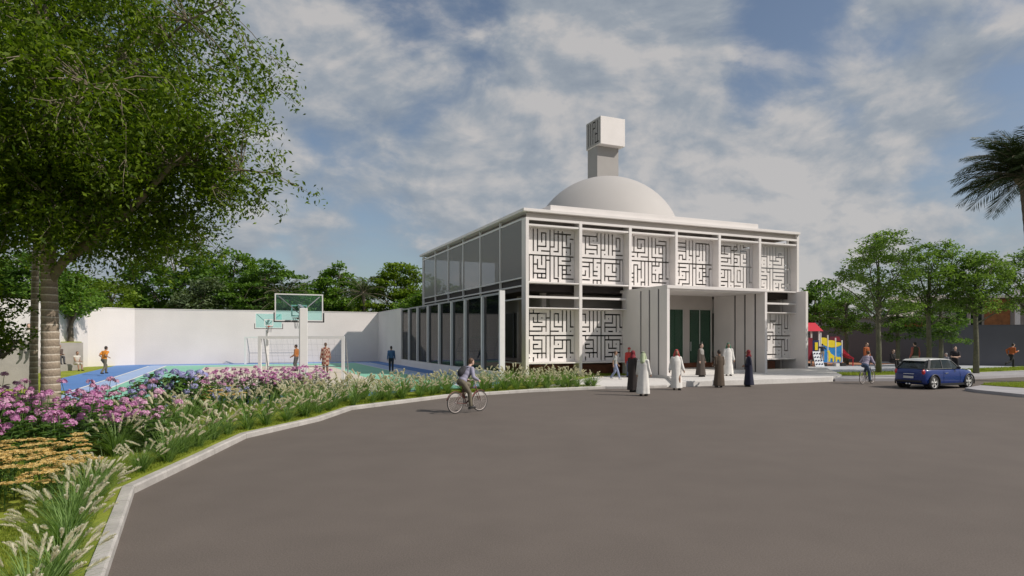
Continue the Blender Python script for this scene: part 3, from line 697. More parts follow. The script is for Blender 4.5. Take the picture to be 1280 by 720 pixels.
def tree(name, label, loc, trunk, tr, crowns, nl, per, spread, leaf, lm, barkm, seed, limbs=8, r_limb=.09, up=.6, droop=.25, group=None, rz=0, shell=.55, asp=.45, low=.35, sag=.12, cut=None, twig=.012, cat='tree'):
    r = thing(name, label, cat, loc, rz, group)
    cl = np.concatenate([in_ellipsoid(max(3, int(nl*w)), c, rr, seed+i, shell, cut) for i, (c, rr, w) in enumerate(crowns)])
    mb = MB(); branch_mesh(mb, trunk, tr, cl, limbs, seed+50, r_limb, low=low, sag=sag, twig=twig)
    mb.build('trunk', barkm, r, True)
    v, f = leaf_cloud(cl, per, spread, leaf, seed+99, up, droop, asp)
    link('crown', np_mesh('crown', v, f, lm), r)
    return r
def retree(src, label, loc, rz, sc, group=None):
    c = copy_tree(src); c.location = loc; c.rotation_euler = (0, 0, rz); c.scale = (sc[0], sc[0], sc[1]) if hasattr(sc, '__len__') else (sc, sc, sc); c['label'] = label
    if group: c['group'] = group
    return c

# ------------------------------------------------------------------ the large tree at the near corner
tp = at(63.5, 16.2, G)
def ringed(base, lean, h, r0, r1, n=34):
    pts = []; rad = []
    for i in range(n*3+1):
        u = i/(n*3); p = Vector(base) + Vector(lean)*u*u + Vector((0, 0, h*u)); pts.append(p)
        k = i % 3; rad.append((r0+(r1-r0)*u + .03*math.exp(-u*14))*(1.035 if k == 0 else (.985 if k == 1 else 1.0)))
    return pts, rad
def ring_bark():
    m, nt, p, out = new_mat('ringed_bark'); N, L = nt.nodes, nt.links
    tc = N.new('ShaderNodeTexCoord'); sp = N.new('ShaderNodeSeparateXYZ'); L.new(tc.outputs['Object'], sp.inputs[0])
    n = N.new('ShaderNodeTexNoise'); n.inputs['Scale'].default_value = 3; n.inputs['Detail'].default_value = 5; L.new(tc.outputs['Object'], n.inputs['Vector'])
    a = N.new('ShaderNodeMath'); a.operation = 'MULTIPLY_ADD'; a.inputs[1].default_value = .05; L.new(n.outputs['Fac'], a.inputs[0]); L.new(sp.outputs['Z'], a.inputs[2])
    fr = N.new('ShaderNodeMath'); fr.operation = 'MULTIPLY'; fr.inputs[1].default_value = 1/RING_STEP; L.new(a.outputs[0], fr.inputs[0])
    ff = N.new('ShaderNodeMath'); ff.operation = 'FRACT'; L.new(fr.outputs[0], ff.inputs[0])
    cr = N.new('ShaderNodeValToRGB'); L.new(ff.outputs[0], cr.inputs['Fac']); e = cr.color_ramp.elements
    e[0].position = 0; e[0].color = (.22, .175, .13, 1); e[1].position = .80; e[1].color = (.36, .29, .22, 1)
    k = cr.color_ramp.elements.new(.87); k.color = (.58, .51, .42, 1); k = cr.color_ramp.elements.new(.97); k.color = (.60, .54, .46, 1); k = cr.color_ramp.elements.new(1.0); k.color = (.12, .10, .08, 1)
    n2 = N.new('ShaderNodeTexNoise'); n2.inputs['Scale'].default_value = 22; n2.inputs['Detail'].default_value = 5; L.new(tc.outputs['Object'], n2.inputs['Vector'])
    mr = N.new('ShaderNodeMapRange'); mr.inputs['To Min'].default_value = .55; mr.inputs['To Max'].default_value = 1.4; L.new(n2.outputs['Fac'], mr.inputs['Value'])
    vm = N.new('ShaderNodeVectorMath'); vm.operation = 'SCALE'; L.new(cr.outputs[0], vm.inputs[0]); L.new(mr.outputs[0], vm.inputs['Scale']); L.new(vm.outputs[0], p.inputs['Base Color'])
    p.inputs['Roughness'].default_value = .9
    b = N.new('ShaderNodeBump'); b.inputs['Strength'].default_value = .5; b.inputs['Distance'].default_value = .03; L.new(n2.outputs['Fac'], b.inputs['Height']); L.new(b.outputs[0], p.inputs['Normal'])
    return m
RING_STEP = .19
M['ring'] = ring_bark()
def big_tree():
    r = thing('broadleaf_tree', 'large leafy tree with thick ringed trunk standing among the pink flowers', 'tree', tp)
    pts, rad = ringed((0, 0, 0), (-.12, 0, 0), 6.2, .225, .15, 31)
    MB().tube(pts, rad, 18).build('trunk', M['ring'], r, True)
    parts = [((-.8, .2, 9.2), (5.9, 5.6, 4.9), .55), ((2.2, -.6, 7.2), (3.9, 3.2, 2.0), .17), ((.7, .3, 5.5), (3.6, 3.0, 1.1), .12), ((3.6, -.5, 6.5), (2.5, 2.0, .8), .05), ((-3.5, -1.0, 5.6), (4.0, 3.6, 1.7), .16), ((-2.5, -3.5, 8), (4, 3, 4), .10), ((-3.5, 2.0, 10.5), (5, 3.5, 4.0), .22)]
    cl = np.concatenate([in_ellipsoid(int(860*w), c, rr, 300+i, .5) for i, (c, rr, w) in enumerate(parts)])
    sh = np.array([math.cos(SUN_AZ), math.sin(SUN_AZ)]); la = np.array([-sh[1], sh[0]])
    def opening(c):            # a gap between boughs through which the sun reaches the lower trunk
        a = c[:, 0]*sh[0]+c[:, 1]*sh[1]; l = np.abs(c[:, 0]*la[0]+c[:, 1]*la[1]); z = c[:, 2]-a*math.tan(SUN_EL)
        return ~((a > .6) & (l < .95) & (z > -.6) & (z < 2.9))
    cl = cl[opening(cl)]
    mb = MB()
    branch_mesh(mb, [pts[-1]-Vector((0,0,.5)), pts[-1]+Vector((.1, 0, .9)), pts[-1]+Vector((-.1, .2, 2.6)), pts[-1]+Vector((0, 0, 4.6))], [.165, .15, .1, .05], cl, 24, 311, .075, sag=.10, twig=.013, low=.0)
    # the long low limb that rises to the right
    mb.tube([(-.08, 0, 3.45), (.12, -.03, 3.9), (.5, -.2, 4.25), (1.3, -.3, 4.75), (2.3, -.4, 5.5), (3.3, -.5, 6.5), (4.4, -.6, 7.3)], [.06, .11, .125, .11, .09, .06, .03], 9)
    mb.build('limbs', M['twig'], r, True)
    # hanging shoots
    q = np.random.default_rng(5); tips = []
    for c in cl:
        if q.random() < .8:
            d = c - np.array([-.3, 0, 7.5]); d /= np.linalg.norm(d)
            for s in range(2): tips.append(c + (d*np.array([.75, .75, .3]) + np.array([0, 0, -.65]))*q.uniform(.35, 1.15) + q.normal(0, .18, 3))
    tips = np.array(tips); tips = tips[opening(tips)]
    v1, f1 = leaf_cloud(cl, 92, (.64, .64, .50), .155, 312, .4, .5, .42)
    v2, f2 = leaf_cloud(np.array(tips), 22, (.30, .30, .42), .125, 313, .35, .8, .42)
    link('crown', np_mesh('crown', np.concatenate([v1, v2]), np.concatenate([f1, f2+len(v1)]), LM['big']), r)
    tw = MB()
    for t in tips:
        c = cl[np.argmin(((cl-t)**2).sum(1))]; mid = (c+t)/2 + q.normal(0, .06, 3); tw.tube([c, mid, t], [.010, .007, .003], 3, caps=False)
    tw.build('twigs', M['twig'], r)
big_tree()

# ------------------------------------------------------------------ palms
def frond(mb, base, az, el, L, m, q, width=.36, arch=1.0, n=30, ms=1):
    """one feather frond: curved midrib with leaflets both sides (m: leaflet material index)"""
    d = Vector((math.cos(az), math.sin(az), 0)); pts = []
    p = Vector(base); a = el
    for i in range(11):
        pts.append(p.copy()); p = p + (d*math.cos(a) + Vector((0, 0, math.sin(a))))*L/10; a -= arch*(.06+.03*i*.55)
    mb.tube(pts, [.028*(1-i/12)+.004 for i in range(11)], 4, ms, caps=False)
    side = Vector((-d.y, d.x, 0))
    for k in range(n):
        u = .12 + .88*k/n; x = u*10; i = min(int(x), 9); c = pts[i].lerp(pts[i+1], x-i); t = (pts[i+1]-pts[i]).normalized()
        up = side.cross(t); ll = width*L/3*(math.sin(math.pi*min(1, u*.92+.06))**.6)*q.uniform(.9, 1.1)
        for s in (-1, 1):
            e = c + (side*s*.75 + t*.75 + up*q.uniform(.0, .35) - Vector((0, 0, .12)))*ll
            w = t*.020*L/3
            mid = c.lerp(e, .5) + up*.02
            mb.add([c-w, mid-w*1.3, e, mid+w*1.3], [(0, 1, 2, 3)], m)
def palm(name, label, loc, lean, h, r0, r1, L, nf, seed, ring=False, group=None, width=.36, top=1.0, rz=0):
    r = thing(name, label, 'palm', loc, rz, group); q = np.random.default_rng(seed)
    pts, rad = ringed((0, 0, 0), lean, h, r0, r1, 20); MB().tube(pts, rad, 10).build('trunk', M['ring'] if ring else M['bark'], r, True)
    mb = MB(); c = pts[-1]
    for i in range(nf):
        u = (i+.5)/nf; az = i*2.39996 + q.uniform(-.2, .2); el = 1.4*top - 1.75*u + q.uniform(-.12, .12)
        frond(mb, c+Vector((0, 0, .15*(1-u))), az, el, L*q.uniform(.88, 1.08)*(1 if u > .15 else .75), 0, q, width, .9 if u < .6 else .55)
    mb.build('fronds', [LM['palm'], M['twig']], r)
    mb2 = MB(); mb2.ball(c+Vector((0, 0, .05)), (r1*1.7, r1*1.7, r1*2.1), 10, 7); mb2.build('crown_shaft', M['twig'], r, True)
    return r
palm('date_palm', 'tall date palm with full feathery head at the right edge of the view', at(1297, 34, 0), (-.70, 0, 0), 11.0, .34, .28, 3.35, 110, 21, width=.85, top=1.1)
palm('ringed_palm', 'slim palm with ringed trunk growing behind the large leafy tree', at(42, 21, G), (-.1, .3, 0), 6.4, .13, .10, 2.2, 22, 22, ring=True)

# ------------------------------------------------------------------ trees beyond the court wall
def shade_tree(label, px, Z, ztop, rad, lm, seed, zb=2.2, name='broadleaf_tree', group=None, n=170, per=60, leaf=.40, spread=(.85, .85, .5), up=.6, shell=.6, loc_z=G, low=.3):
    h = ztop-zb; c = (zb+ztop)/2
    crowns = [((0, 0, c), (rad, rad*.9, h*.5), .55), ((rad*.45, -.3, c-h*.12), (rad*.6, rad*.6, h*.32), .18), ((-rad*.5, .2, c-h*.18), (rad*.6, rad*.6, h*.3), .17), ((.1*rad, 0, c+h*.25), (rad*.62, rad*.6, h*.26), .10)]
    return tree(name, label, at(px, Z, loc_z), [(0, 0, -.1), (.1, 0, zb*.6), (0, .1, c-h*.1), (.1, 0, c+h*.3)], [.24, .19, .13, .05], crowns, n, per, spread, leaf, lm, M['bark'], seed, 9, .11, up, .2, group, 0, shell, .5, low)
GT = 'trees beyond the court wall'
shade_tree('tallest dark round tree beyond the court wall, left end of the row', 218, 63, 12.3, 5.0, LM['dark'], 400, group=GT, n=190)
shade_tree('grey-green shrubby tree low in front of the tallest dark tree, over the wall', 250, 60.5, 8.0, 3.4, LM['grey'], 410, .8, group=GT, n=120, per=44, leaf=.36)
shade_tree('mid-green round tree beyond the wall, right of the tallest dark tree', 287, 68, 12.4, 4.4, LM['mid'], 420, group=GT)
shade_tree('dark layered tree with flat tiers of foliage behind the near basketball board', 330, 63, 10.2, 4.6, LM['dark'], 430, 1.8, 'tiered_tree', group=GT, n=170, per=70, leaf=.36, spread=(1.2, 1.2, .2), up=1.2)
shade_tree('mid-green bushy tree between the two palms beyond the wall', 418, 70, 10.6, 3.9, LM['mid'], 440, 1.5, group=GT)
shade_tree('dim green tree filling the gap behind the near basketball board', 383, 74, 8.6, 4.2, LM['dark'], 445, 1.2, group=GT)
shade_tree('bright yellow-green tiered tree at the end of the wall beside the mosque', 492, 66, 10.0, 4.4, LM['light'], 450, 1.5, 'tiered_tree', group=GT, n=230, per=70, leaf=.34, spread=(1.0, 1.0, .28), up=1.0)
shade_tree('small dark bush-like tree peeping over the wall at the canted corner', 180, 62, 6.6, 2.8, LM['mid'], 460, 1.2, group=GT, n=90)
shade_tree('low dark tree partly hidden behind the mosque side and glass fence', 540, 62, 7.6, 4.4, LM['mid'], 465, .8, group=GT, n=120)
palm('feather_palm', 'palm with drooping feathery fronds in front of the layered dark tree', at(352, 61.5, G), (.2, 0, 0), 6.0, .2, .15, 3.2, 30, 31, group='palms beyond the court wall', width=.5)
palm('feather_palm', 'palm with spreading fronds beside the yellow-green tree', at(458, 63, G), (-.3, 0, 0), 6.6, .2, .15, 3.0, 30, 32, group='palms beyond the court wall', width=.45)
# far backdrop of woodland seen in the gaps
def woodland():
    q = np.random.default_rng(77); c = []
    for k in range(420):
        x = q.uniform(-20, 560) if k < 300 else q.uniform(985, 1300)
        Z = q.uniform(84, 98); zt = 5.4+1.2*math.sin(x*.045)+.8*math.sin(x*.013+1)
        p = at(x, Z, q.uniform(.3, zt)); c.append(tuple(p))
    v, f = leaf_cloud(np.array(c), 60, (1.7, 1.5, 1.0), .6, 78, .6, .2)
    return tagp(link('woodland', np_mesh('woodland', v, f, LM['dark'])), kind='stuff')
woodland()

# trees by the terraces
shade_tree('small round-headed tree growing in the stone planter of the terraces', 87, 45.8, 6.9, 2.3, LM['mid'], 500, 3.4, 'planter_tree', n=110, per=46, leaf=.26, spread=(.6, .6, .35), loc_z=G+1.9-1.9)
shade_tree('pale yellow-green tree rising over the canted wall by the terraces', 136, 56, 7.7, 2.6, LM['light'], 510, 2.6, n=110, per=46, leaf=.3, spread=(.7, .7, .4))
shade_tree('mid-green tree over the terrace wall, half hidden by the big trunk', 84, 57, 8.6, 3.6, LM['mid'], 515, 2.0, n=120, leaf=.34)
shade_tree('dark tree close beyond the terrace wall at the left edge', 8, 43, 8.2, 3.8, LM['dark'], 520, 3.8, n=150, leaf=.32)
shade_tree('low leafy tree whose branches hang into the view at the left edge', -26, 17.4, 3.9, 1.35, LM['big'], 530, 1.35, n=120, per=30, leaf=.13, spread=(.34, .34, .2), shell=.3)

# ------------------------------------------------------------------ street trees by the play area
def street_tree(label, px, Z, seed, h=8.6, rad=3.1, lm=None, zb=3.75, group='street trees along the footpath', n=165, per=46):
    c = (zb+h)/2
    crowns = [((0, 0, c+.2), (rad, rad, (h-zb)*.5), .62), ((rad*.1, 0, h-1.1), (rad*.5, rad*.5, 1.1), .16), ((rad*.2, 0, zb+.6), (rad*.75, rad*.75, .7), .14), ((-rad*.4, .3, c-.4), (rad*.6, rad*.6, .8), .08)]
    return tree('street_tree', label, at(px, Z, .15), [(0, 0, -.2), (.04, .02, 1.6), (-.03, 0, 3.4), (.05, .05, 5.2), (0, 0, h-1.3)], [.19, .15, .13, .09, .03], crowns, n, per, (.52, .52, .24), .20, lm or LM['street'], M['bark_g'], seed, 18, .05, .75, .25, group, 0, .4, .42, .42, .05)
street_tree('slender green-barked street tree standing right behind the cyclist in lilac', 1098, 39.0, 600, 8.75, 2.75)
street_tree('slender green-barked street tree rising behind the blue car', 1161, 40.5, 610, 8.3, 2.4)
street_tree('slender green-barked street tree on the grass just ahead of the blue car', 1220, 39.5, 620, 7.7, 2.2)
street_tree('street tree at the right edge of the view, trunk outside it', 1292, 41, 630, 8.6, 2.7)
GD = 'shaded trees against the grey wall'  # shade by the wall is put into their darker leaf colour
street_tree('dark shaded tree against the grey wall behind the play tower', 1058, 52, 640, 6.2, 2.5, LM['dark'], 2.3, GD, 110, 50)
street_tree('dark shaded low tree against the grey wall above the seated woman', 1122, 50, 650, 5.4, 2.2, LM['dark'], 2.0, GD, 95, 50)
street_tree('dark shaded tree with low forked boughs against the grey wall behind the car roof', 1176, 49, 660, 5.2, 2.3, LM['dark'], 1.6, GD, 90, 46)
shade_tree('round dark tree just past the right end of the mosque', 1018, 63, 8.0, 3.2, LM['dark'], 670, 1.0, group=None, n=130, leaf=.36)
shade_tree('leafy tree rising behind the house at the right edge', 1292, 76, 9.4, 3.6, LM['mid'], 680, 4.3, n=110, leaf=.34)
# ------------------------------------------------------------------ ornamental grass, flowers, lawn
def ribbon(V, Fq, pts, w0, side):
    """tapered blade from a list of points (arrays) -> quads"""
    k = len(pts); n0 = len(V)
    for i, p in enumerate(pts):
        w = w0*(1-(i/(k-1))**1.6) + .0008
        V.append(p - side*w); V.append(p + side*w)
    for i in range(k-1): Fq.append((n0+2*i, n0+2*i+1, n0+2*i+3, n0+2*i+2))
def fountain_grass(seed, nb=150, npl=16, h=.62, fine=1.0):
    """arching blades and bristly plumes; returns two meshes"""
    q = np.random.default_rng(seed); V = []; Fq = []
    for i in range(nb):
        az = q.uniform(0, 2*math.pi); d = np.array([math.cos(az), math.sin(az), 0]); s = np.array([-d[1], d[0], 0])
        L = h*q.uniform(.75, 1.35); a = q.uniform(.72, 1.52); p = d*q.uniform(0, .05) + np.array([q.uniform(-.05, .05), q.uniform(-.05, .05), 0])
        pts = []
        for k in range(6):
            pts.append(p.copy()); p = p + (d*math.cos(a) + np.array([0, 0, math.sin(a)]))*L/5; a -= q.uniform(.05, .27)
        ribbon(V, Fq, pts, .0045*fine*q.uniform(.7, 1.3), s)
    blades = np_mesh('blades', np.array(V), np.array(Fq), LM['grassblade'])
    V = []; Fq = []; mi = []
    for i in range(npl):
        az = q.uniform(0, 2*math.pi); d = np.array([math.cos(az), math.sin(az), 0]); s = np.array([-d[1], d[0], 0])
        a = q.uniform(.85, 1.5); L = h*q.uniform(.85, 1.2); p = d*q.uniform(0, .09)
        pts = []
        for k in range(6):
            pts.append(p.copy()); p = p + (d*math.cos(a) + np.array([0, 0, math.sin(a)]))*L/5; a -= q.uniform(.03, .13)
        n0 = len(Fq); ribbon(V, Fq, pts, .003*fine, s); mi += [0]*(len(Fq)-n0)
        t = pts[-1]-pts[-2]; t /= np.linalg.norm(t); c = pts[-1]; PL = q.uniform(.13, .20); bend = np.array([0, 0, -.25]) + d*.25
        nbz = 84
        for b in range(nbz):
            u = b/nbz; ax = c + t*PL*u + bend*PL*u*u*.5; o = q.normal(0, 1, 3); o -= t*o.dot(t); o /= np.linalg.norm(o)
            R_ = (.030 if fine == 1 else .026)*math.sin(math.pi*(u*.86+.12))**.7*fine**.35; e = ax + (o*.8 + t*1.1)*R_*q.uniform(.8, 1.25); w = np.cross(o, t)*.0055*fine
            k0 = len(V); V += [ax-w, ax+w, e+w*.3, e-w*.3]; Fq.append((k0, k0+1, k0+2, k0+3)); mi.append(1)
    plumes = np_mesh('plumes', np.array(V), np.array(Fq), [LM['grassblade'], LM['plume']], mi)
    return blades, plumes
def plant(name, label, cat, parts, loc, rz, sc, group):
    r = thing(name, label, cat, loc, rz, group); r.scale = (sc, sc, sc)
    for nm, me in parts: link(nm, me, r)
    return r
near = [[('blades', a), ('plumes', b)] for a, b in (fountain_grass(900+i, 270, 22, .56) for i in range(4))]
far = [[('blades', a), ('plumes', b)] for a, b in (fountain_grass(920+i, 100, 13, .62, 2.2) for i in range(5))]
q = np.random.default_rng(41)
def along(line, s):
    for i in range(len(line)-1):
        L = (line[i+1]-line[i]).length
        if s <= L: return line[i].lerp(line[i+1], s/L)
        s -= L
    return None
def row(line, start, step, jit, grp, label, sc=1.0, skip=None):
    s = start
    while True:
        p = along(line, s)
        if p is None: break
        Z = p.y; pool = near if Z < 13 else far
        if not (skip and skip(p)):
            plant('fountain_grass', label, 'ornamental grass', pool[q.integers(len(pool))], (p.x+q.normal(0, jit), p.y+q.normal(0, jit), G), q.uniform(0, 6.28), sc*q.uniform(.85, 1.15), grp)
        s += step*q.uniform(.85, 1.15)
GA = 'fountain grass clumps in the front row along the kerb'; LA = 'fountain grass clump with cream plumes in the front row along the kerb'
GB_ = 'fountain grass clumps in the second row behind the kerb'; LB = 'fountain grass clump with cream plumes in the second row back from the kerb'
row(inward(K, .44), 8.3, .84, .04, GA, LA, .88)
row(inward(K, .66)[5:], .3, 1.1, .06, GA, LA, 1.08)
row(inward(K, 1.6)[3:], .4, 1.05, .08, GB_, LB, 1.28)
row(inward(K, 2.4)[6:], .2, .7, .14, 'fountain grass clumps in the last row before the mosque', 'fountain grass clump with cream plumes in the last row, nearest the mosque', 1.1)
for (x, y) in ((196, 528), (238, 526), (262, 512), (305, 505), (345, 497)):
    p = gp(x, y, G); plant('fountain_grass', 'fountain grass clump with cream plumes standing before the blue hydrangea or the lilac-pink row', 'ornamental grass', far[q.integers(4)], p, q.uniform(0, 6), 1.1, 'fountain grass clumps among the rear flowers')

def petals(V, Fq, c, n, size, r, nrm=None):
    """a small open flower: n petals as quads round c"""
    up = nrm if nrm is not None else r.normal(0, 1, 3)*.45 + np.array([0, -.25, .8]); up = up/np.linalg.norm(up)
    a = np.cross(up, [0.3, .9, .2]); a /= np.linalg.norm(a); b = np.cross(up, a); ph = r.uniform(0, 6.28)
    for k in range(n):
        t = ph+2*math.pi*k/n; d = a*math.cos(t)+b*math.sin(t); s = np.cross(up, d)
        k0 = len(V); V += [c, c+d*size*.6+s*size*.36+up*size*.1, c+d*size-up*size*.06, c+d*size*.6-s*size*.36+up*size*.1]; Fq.append((k0, k0+1, k0+2, k0+3))
def leafset(V, Fq, c, d, L, w, r):
    up = np.array([0, 0, 1.0]); s = np.cross(d, up); s /= np.linalg.norm(s)+1e-9; n = np.cross(s, d)
    k0 = len(V); dr = r.uniform(.1, .35)
    p1 = c + d*L*.35; p2 = c + d*L*.7 - up*L*dr*.35; t = c + d*L - up*L*dr
    V += [c, p1+s*w*.5+n*w*.12, p2+s*w*.42+n*w*.1, t, p2-s*w*.42+n*w*.1, p1-s*w*.5+n*w*.12, p1-n*w*.05, p2-n*w*.05]
    Fq += [(k0, k0+1, k0+6, k0), (k0, k0+6, k0+5, k0)] if False else []
    Fq += [(k0+6, k0+1, k0+2, k0+7), (k0+5, k0+6, k0+7, k0+4), (k0, k0+1, k0+6, k0+5), (k0+7, k0+2, k0+3, k0+4)]
def phlox(seed, h=1.06, ns=6, lf=.28, fs=.042, petal='pink'):
    r = np.random.default_rng(seed); V = []; Fq = []; PV = []; PF = []; st = MB()
    for i in range(ns):
        b = r.normal(0, .11, 3); b[2] = 0; lean = r.normal(0, .14, 3); lean[2] = 0; hh = h*r.uniform(.50, 1.14); top = b + lean*1.3 + np.array([0, 0, hh])
        mid = (b+top)/2 + lean*.15; st.tube([b, mid, top], [.008, .007, .005], 4, caps=False)
        nl = 7
        for k in range(nl):
            u = .12+.75*k/nl; c = b*(1-u)+top*u; az = k*1.571+r.uniform(-.5, .5)
            for s in (0, math.pi):
                d = np.array([math.cos(az+s), math.sin(az+s), .35]); d /= np.linalg.norm(d); leafset(V, Fq, c, d, lf*r.uniform(.7, 1.15)*(1.1-.45*u), lf*.42, r)
        for k in range(17):
            v = r.normal(0, 1, 3); v[2] = abs(v[2])*.8; v /= np.linalg.norm(v); c = top + v*np.array([.078, .078, .085])*r.uniform(.55, 1.15) + np.array([0, 0, .01]); petals(PV, PF, c, 5, fs*r.uniform(.8, 1.15), r, v + np.array([0, 0, .2]))
    return [('stems', st.mesh('stems', LM['flower'])), ('leaves', np_mesh('leaves', np.array(V), np.array(Fq), LM['flower'])), ('blossom', np_mesh('blossom', np.array(PV), np.array(PF), LM[petal]))]
def yarrow(seed, h=.52, ns=7):
    r = np.random.default_rng(seed); V = []; Fq = []; PV = []; PF = []; st = MB()
    for i in range(ns):
        b = r.normal(0, .14, 3); b[2] = 0; lean = r.normal(0, .10, 3); lean[2] = 0; hh = h*r.uniform(.66, 1.14); top = b+lean*1.4+np.array([0, 0, hh])
        st.tube([b, (b+top)/2+lean*.1, top], [.006, .006, .004], 4, caps=False)
        for k in range(9):
            u = .05+.85*k/9; c = b*(1-u)+top*u; az = k*2.4; d = np.array([math.cos(az), math.sin(az), .55]); d /= np.linalg.norm(d); leafset(V, Fq, c, d, .12*(1.15-.6*u), .030, r)
        R_ = r.uniform(.075, .125)
        for k in range(60):
            a = r.uniform(0, 6.28); rr = R_*math.sqrt(r.random()); c = top + np.array([rr*math.cos(a), rr*math.sin(a), .012*(1-(rr/R_)**2)+r.normal(0, .003)]); petals(PV, PF, c, 4, .021, r, np.array([r.normal(0, .25), r.normal(0, .25), 1]))
        for k in range(5): st.tube([top-np.array([0, 0, .06]), top+np.array([R_*.7*math.cos(k*1.26), R_*.7*math.sin(k*1.26), -.004])], [.004, .002], 3, caps=False)
    return [('stems', st.mesh('stems', LM['flower'])), ('leaves', np_mesh('leaves', np.array(V), np.array(Fq), LM['flower'])), ('flower_heads', np_mesh('flower_heads', np.array(PV), np.array(PF), LM['yellow']))]
def hydrangea(seed, R0=.72, h=1.1):
    r = np.random.default_rng(seed); V = []; Fq = []; PV = []; PF = []; st = MB()
    for i in range(210):
        v = r.normal(0, 1, 3); v[2] = abs(v[2]); v /= np.linalg.norm(v); c = v*np.array([R0, R0, h])*r.uniform(.62, .98) + np.array([0, 0, .08])
        d = v*np.array([1, 1, .1]) + r.normal(0, .3, 3); d /= np.linalg.norm(d)
        for s in range(2): leafset(V, Fq, c+r.normal(0, .05, 3), (d + r.normal(0, .35, 3)*np.array([1, 1, .3]))/1.1, .19*r.uniform(.8, 1.2), .105, r)
        if i % 7 == 0: st.tube([(v[0]*.1, v[1]*.1, 0), c*.55+np.array([0, 0, .1]), c], [.012, .009, .006], 4, caps=False)
    for i in range(17):
        v = r.normal(0, 1, 3); v[2] = abs(v[2])+.35; v /= np.linalg.norm(v); c = v*np.array([R0, R0, h])*1.0 + np.array([0, 0, .1]); 
        for k in range(46):
            w = r.normal(0, 1, 3); w /= np.linalg.norm(w)
            if w.dot(v) < -.2: continue
            petals(PV, PF, c+w*np.array([.10, .10, .075]), 4, .036, r, w)
    return [('stems', st.mesh('stems', M['twig'])), ('leaves', np_mesh('leaves', np.array(V), np.array(Fq), LM['flower'])), ('blossom', np_mesh('blossom', np.array(PV), np.array(PF), LM['blue']))]
ph = [phlox(1000+i, petal='pink' if i < 3 else 'palepink') for i in range(4)]; ya = [yarrow(1020+i) for i in range(3)]; hy = [hydrangea(1040+i) for i in range(2)]
pf = [phlox(1060+i, 1.15, 8, .22, .045, 'pink' if i else 'palepink') for i in range(3)]
kerbX = inward(K, 2.3)
def scatter(n, poly, dmin, seed):
    r = np.random.default_rng(seed); pts = []; xs = [p[0] for p in poly]; ysx = [p[1] for p in poly]
    def inside(x, y):
        c = False; j = len(poly)-1
        for i in range(len(poly)):
            if (poly[i][1] > y) != (poly[j][1] > y) and x < (poly[j][0]-poly[i][0])*(y-poly[i][1])/(poly[j][1]-poly[i][1])+poly[i][0]: c = not c
            j = i
        return c
    for _ in range(9000):
        x, y = r.uniform(min(xs), max(xs)), r.uniform(min(ysx), max(ysx))
        if inside(x, y) and all((x-a)**2+(y-b)**2 > dmin*dmin for a, b in pts): pts.append((x, y))
        if len(pts) >= n: break
    return pts
pp = scatter(60, [(-14.2, 11.3), (-11, 11.0), (-8.6, 10.95), (-7.5, 11.6), (-7.1, 12.9), (-8.0, 14.6), (-9.6, 16.2), (-11, 18.3), (-15.5, 18.3), (-16, 15)], .50, 3)
for (x, y) in pp:
    if (x-tp.x)**2+(y-tp.y)**2 > .2: plant('pink_phlox', 'pink-flowered plant with broad leaves in the drift around the ringed trunk', 'flowering plant', ph[q.integers(4)], (x, y, G), q.uniform(0, 6), q.uniform(.92, 1.18), 'pink flowers around the ringed trunk')
for (x, y) in scatter(27, [(-10.8, 10.9), (-7.3, 10.75), (-6.5, 9.6), (-5.85, 8.2), (-6.6, 7.9), (-9.2, 8.7)], .42, 4):
    plant('yellow_yarrow', 'flat-topped yellow flower plant in the drift in front of the pink flowers', 'flowering plant', ya[q.integers(3)], (x, y, G), q.uniform(0, 6), q.uniform(.95, 1.2), 'yellow flowers in front of the pink drift')
for (x, y, s) in ((185, 523, 1.0), (212, 523, 1.15), (238, 520, 1.1)):
    plant('hydrangea', {185: 'blue-flowered hydrangea, the left and lower of three in a clump', 212: 'largest blue-flowered hydrangea in the middle of the clump', 238: 'blue-flowered hydrangea at the right of the clump, next to the yellow flowers'}[x], 'shrub', hy[x % 2], gp(x, y, G), x, s, 'blue hydrangeas')
for (x, y) in ((258, 520), (270, 516), (284, 514), (178, 546), (196, 551)):
    plant('yellow_yarrow', 'small flat-topped yellow flower plant near the blue hydrangeas', 'flowering plant', ya[q.integers(3)], gp(x, y, G), q.uniform(0, 6), 1.35 if x > 250 else .6, 'yellow flowers near the hydrangeas')
salv = phlox(1080, .55, 7, .12, .03, 'blue')
for i in range(3): plant('blue_salvia', 'low blue-flowered plant at the foot of the yellow flowers near the hydrangeas', 'flowering plant', salv, gp(268+i*14, 514-i*2, G), i, 1.0, 'low blue flowers')
for i in range(26):
    x = 250 + i*6.0 + q.normal(0, 2); y = 507 - i*.32 + q.normal(0, 2)
    plant('pink_phlox', 'pink flowering plant in the long row before the goal', 'flowering plant', pf[q.integers(3)], gp(x, y, G), q.uniform(0, 6), q.uniform(.80, .98), 'pink flowers in the row before the goal')
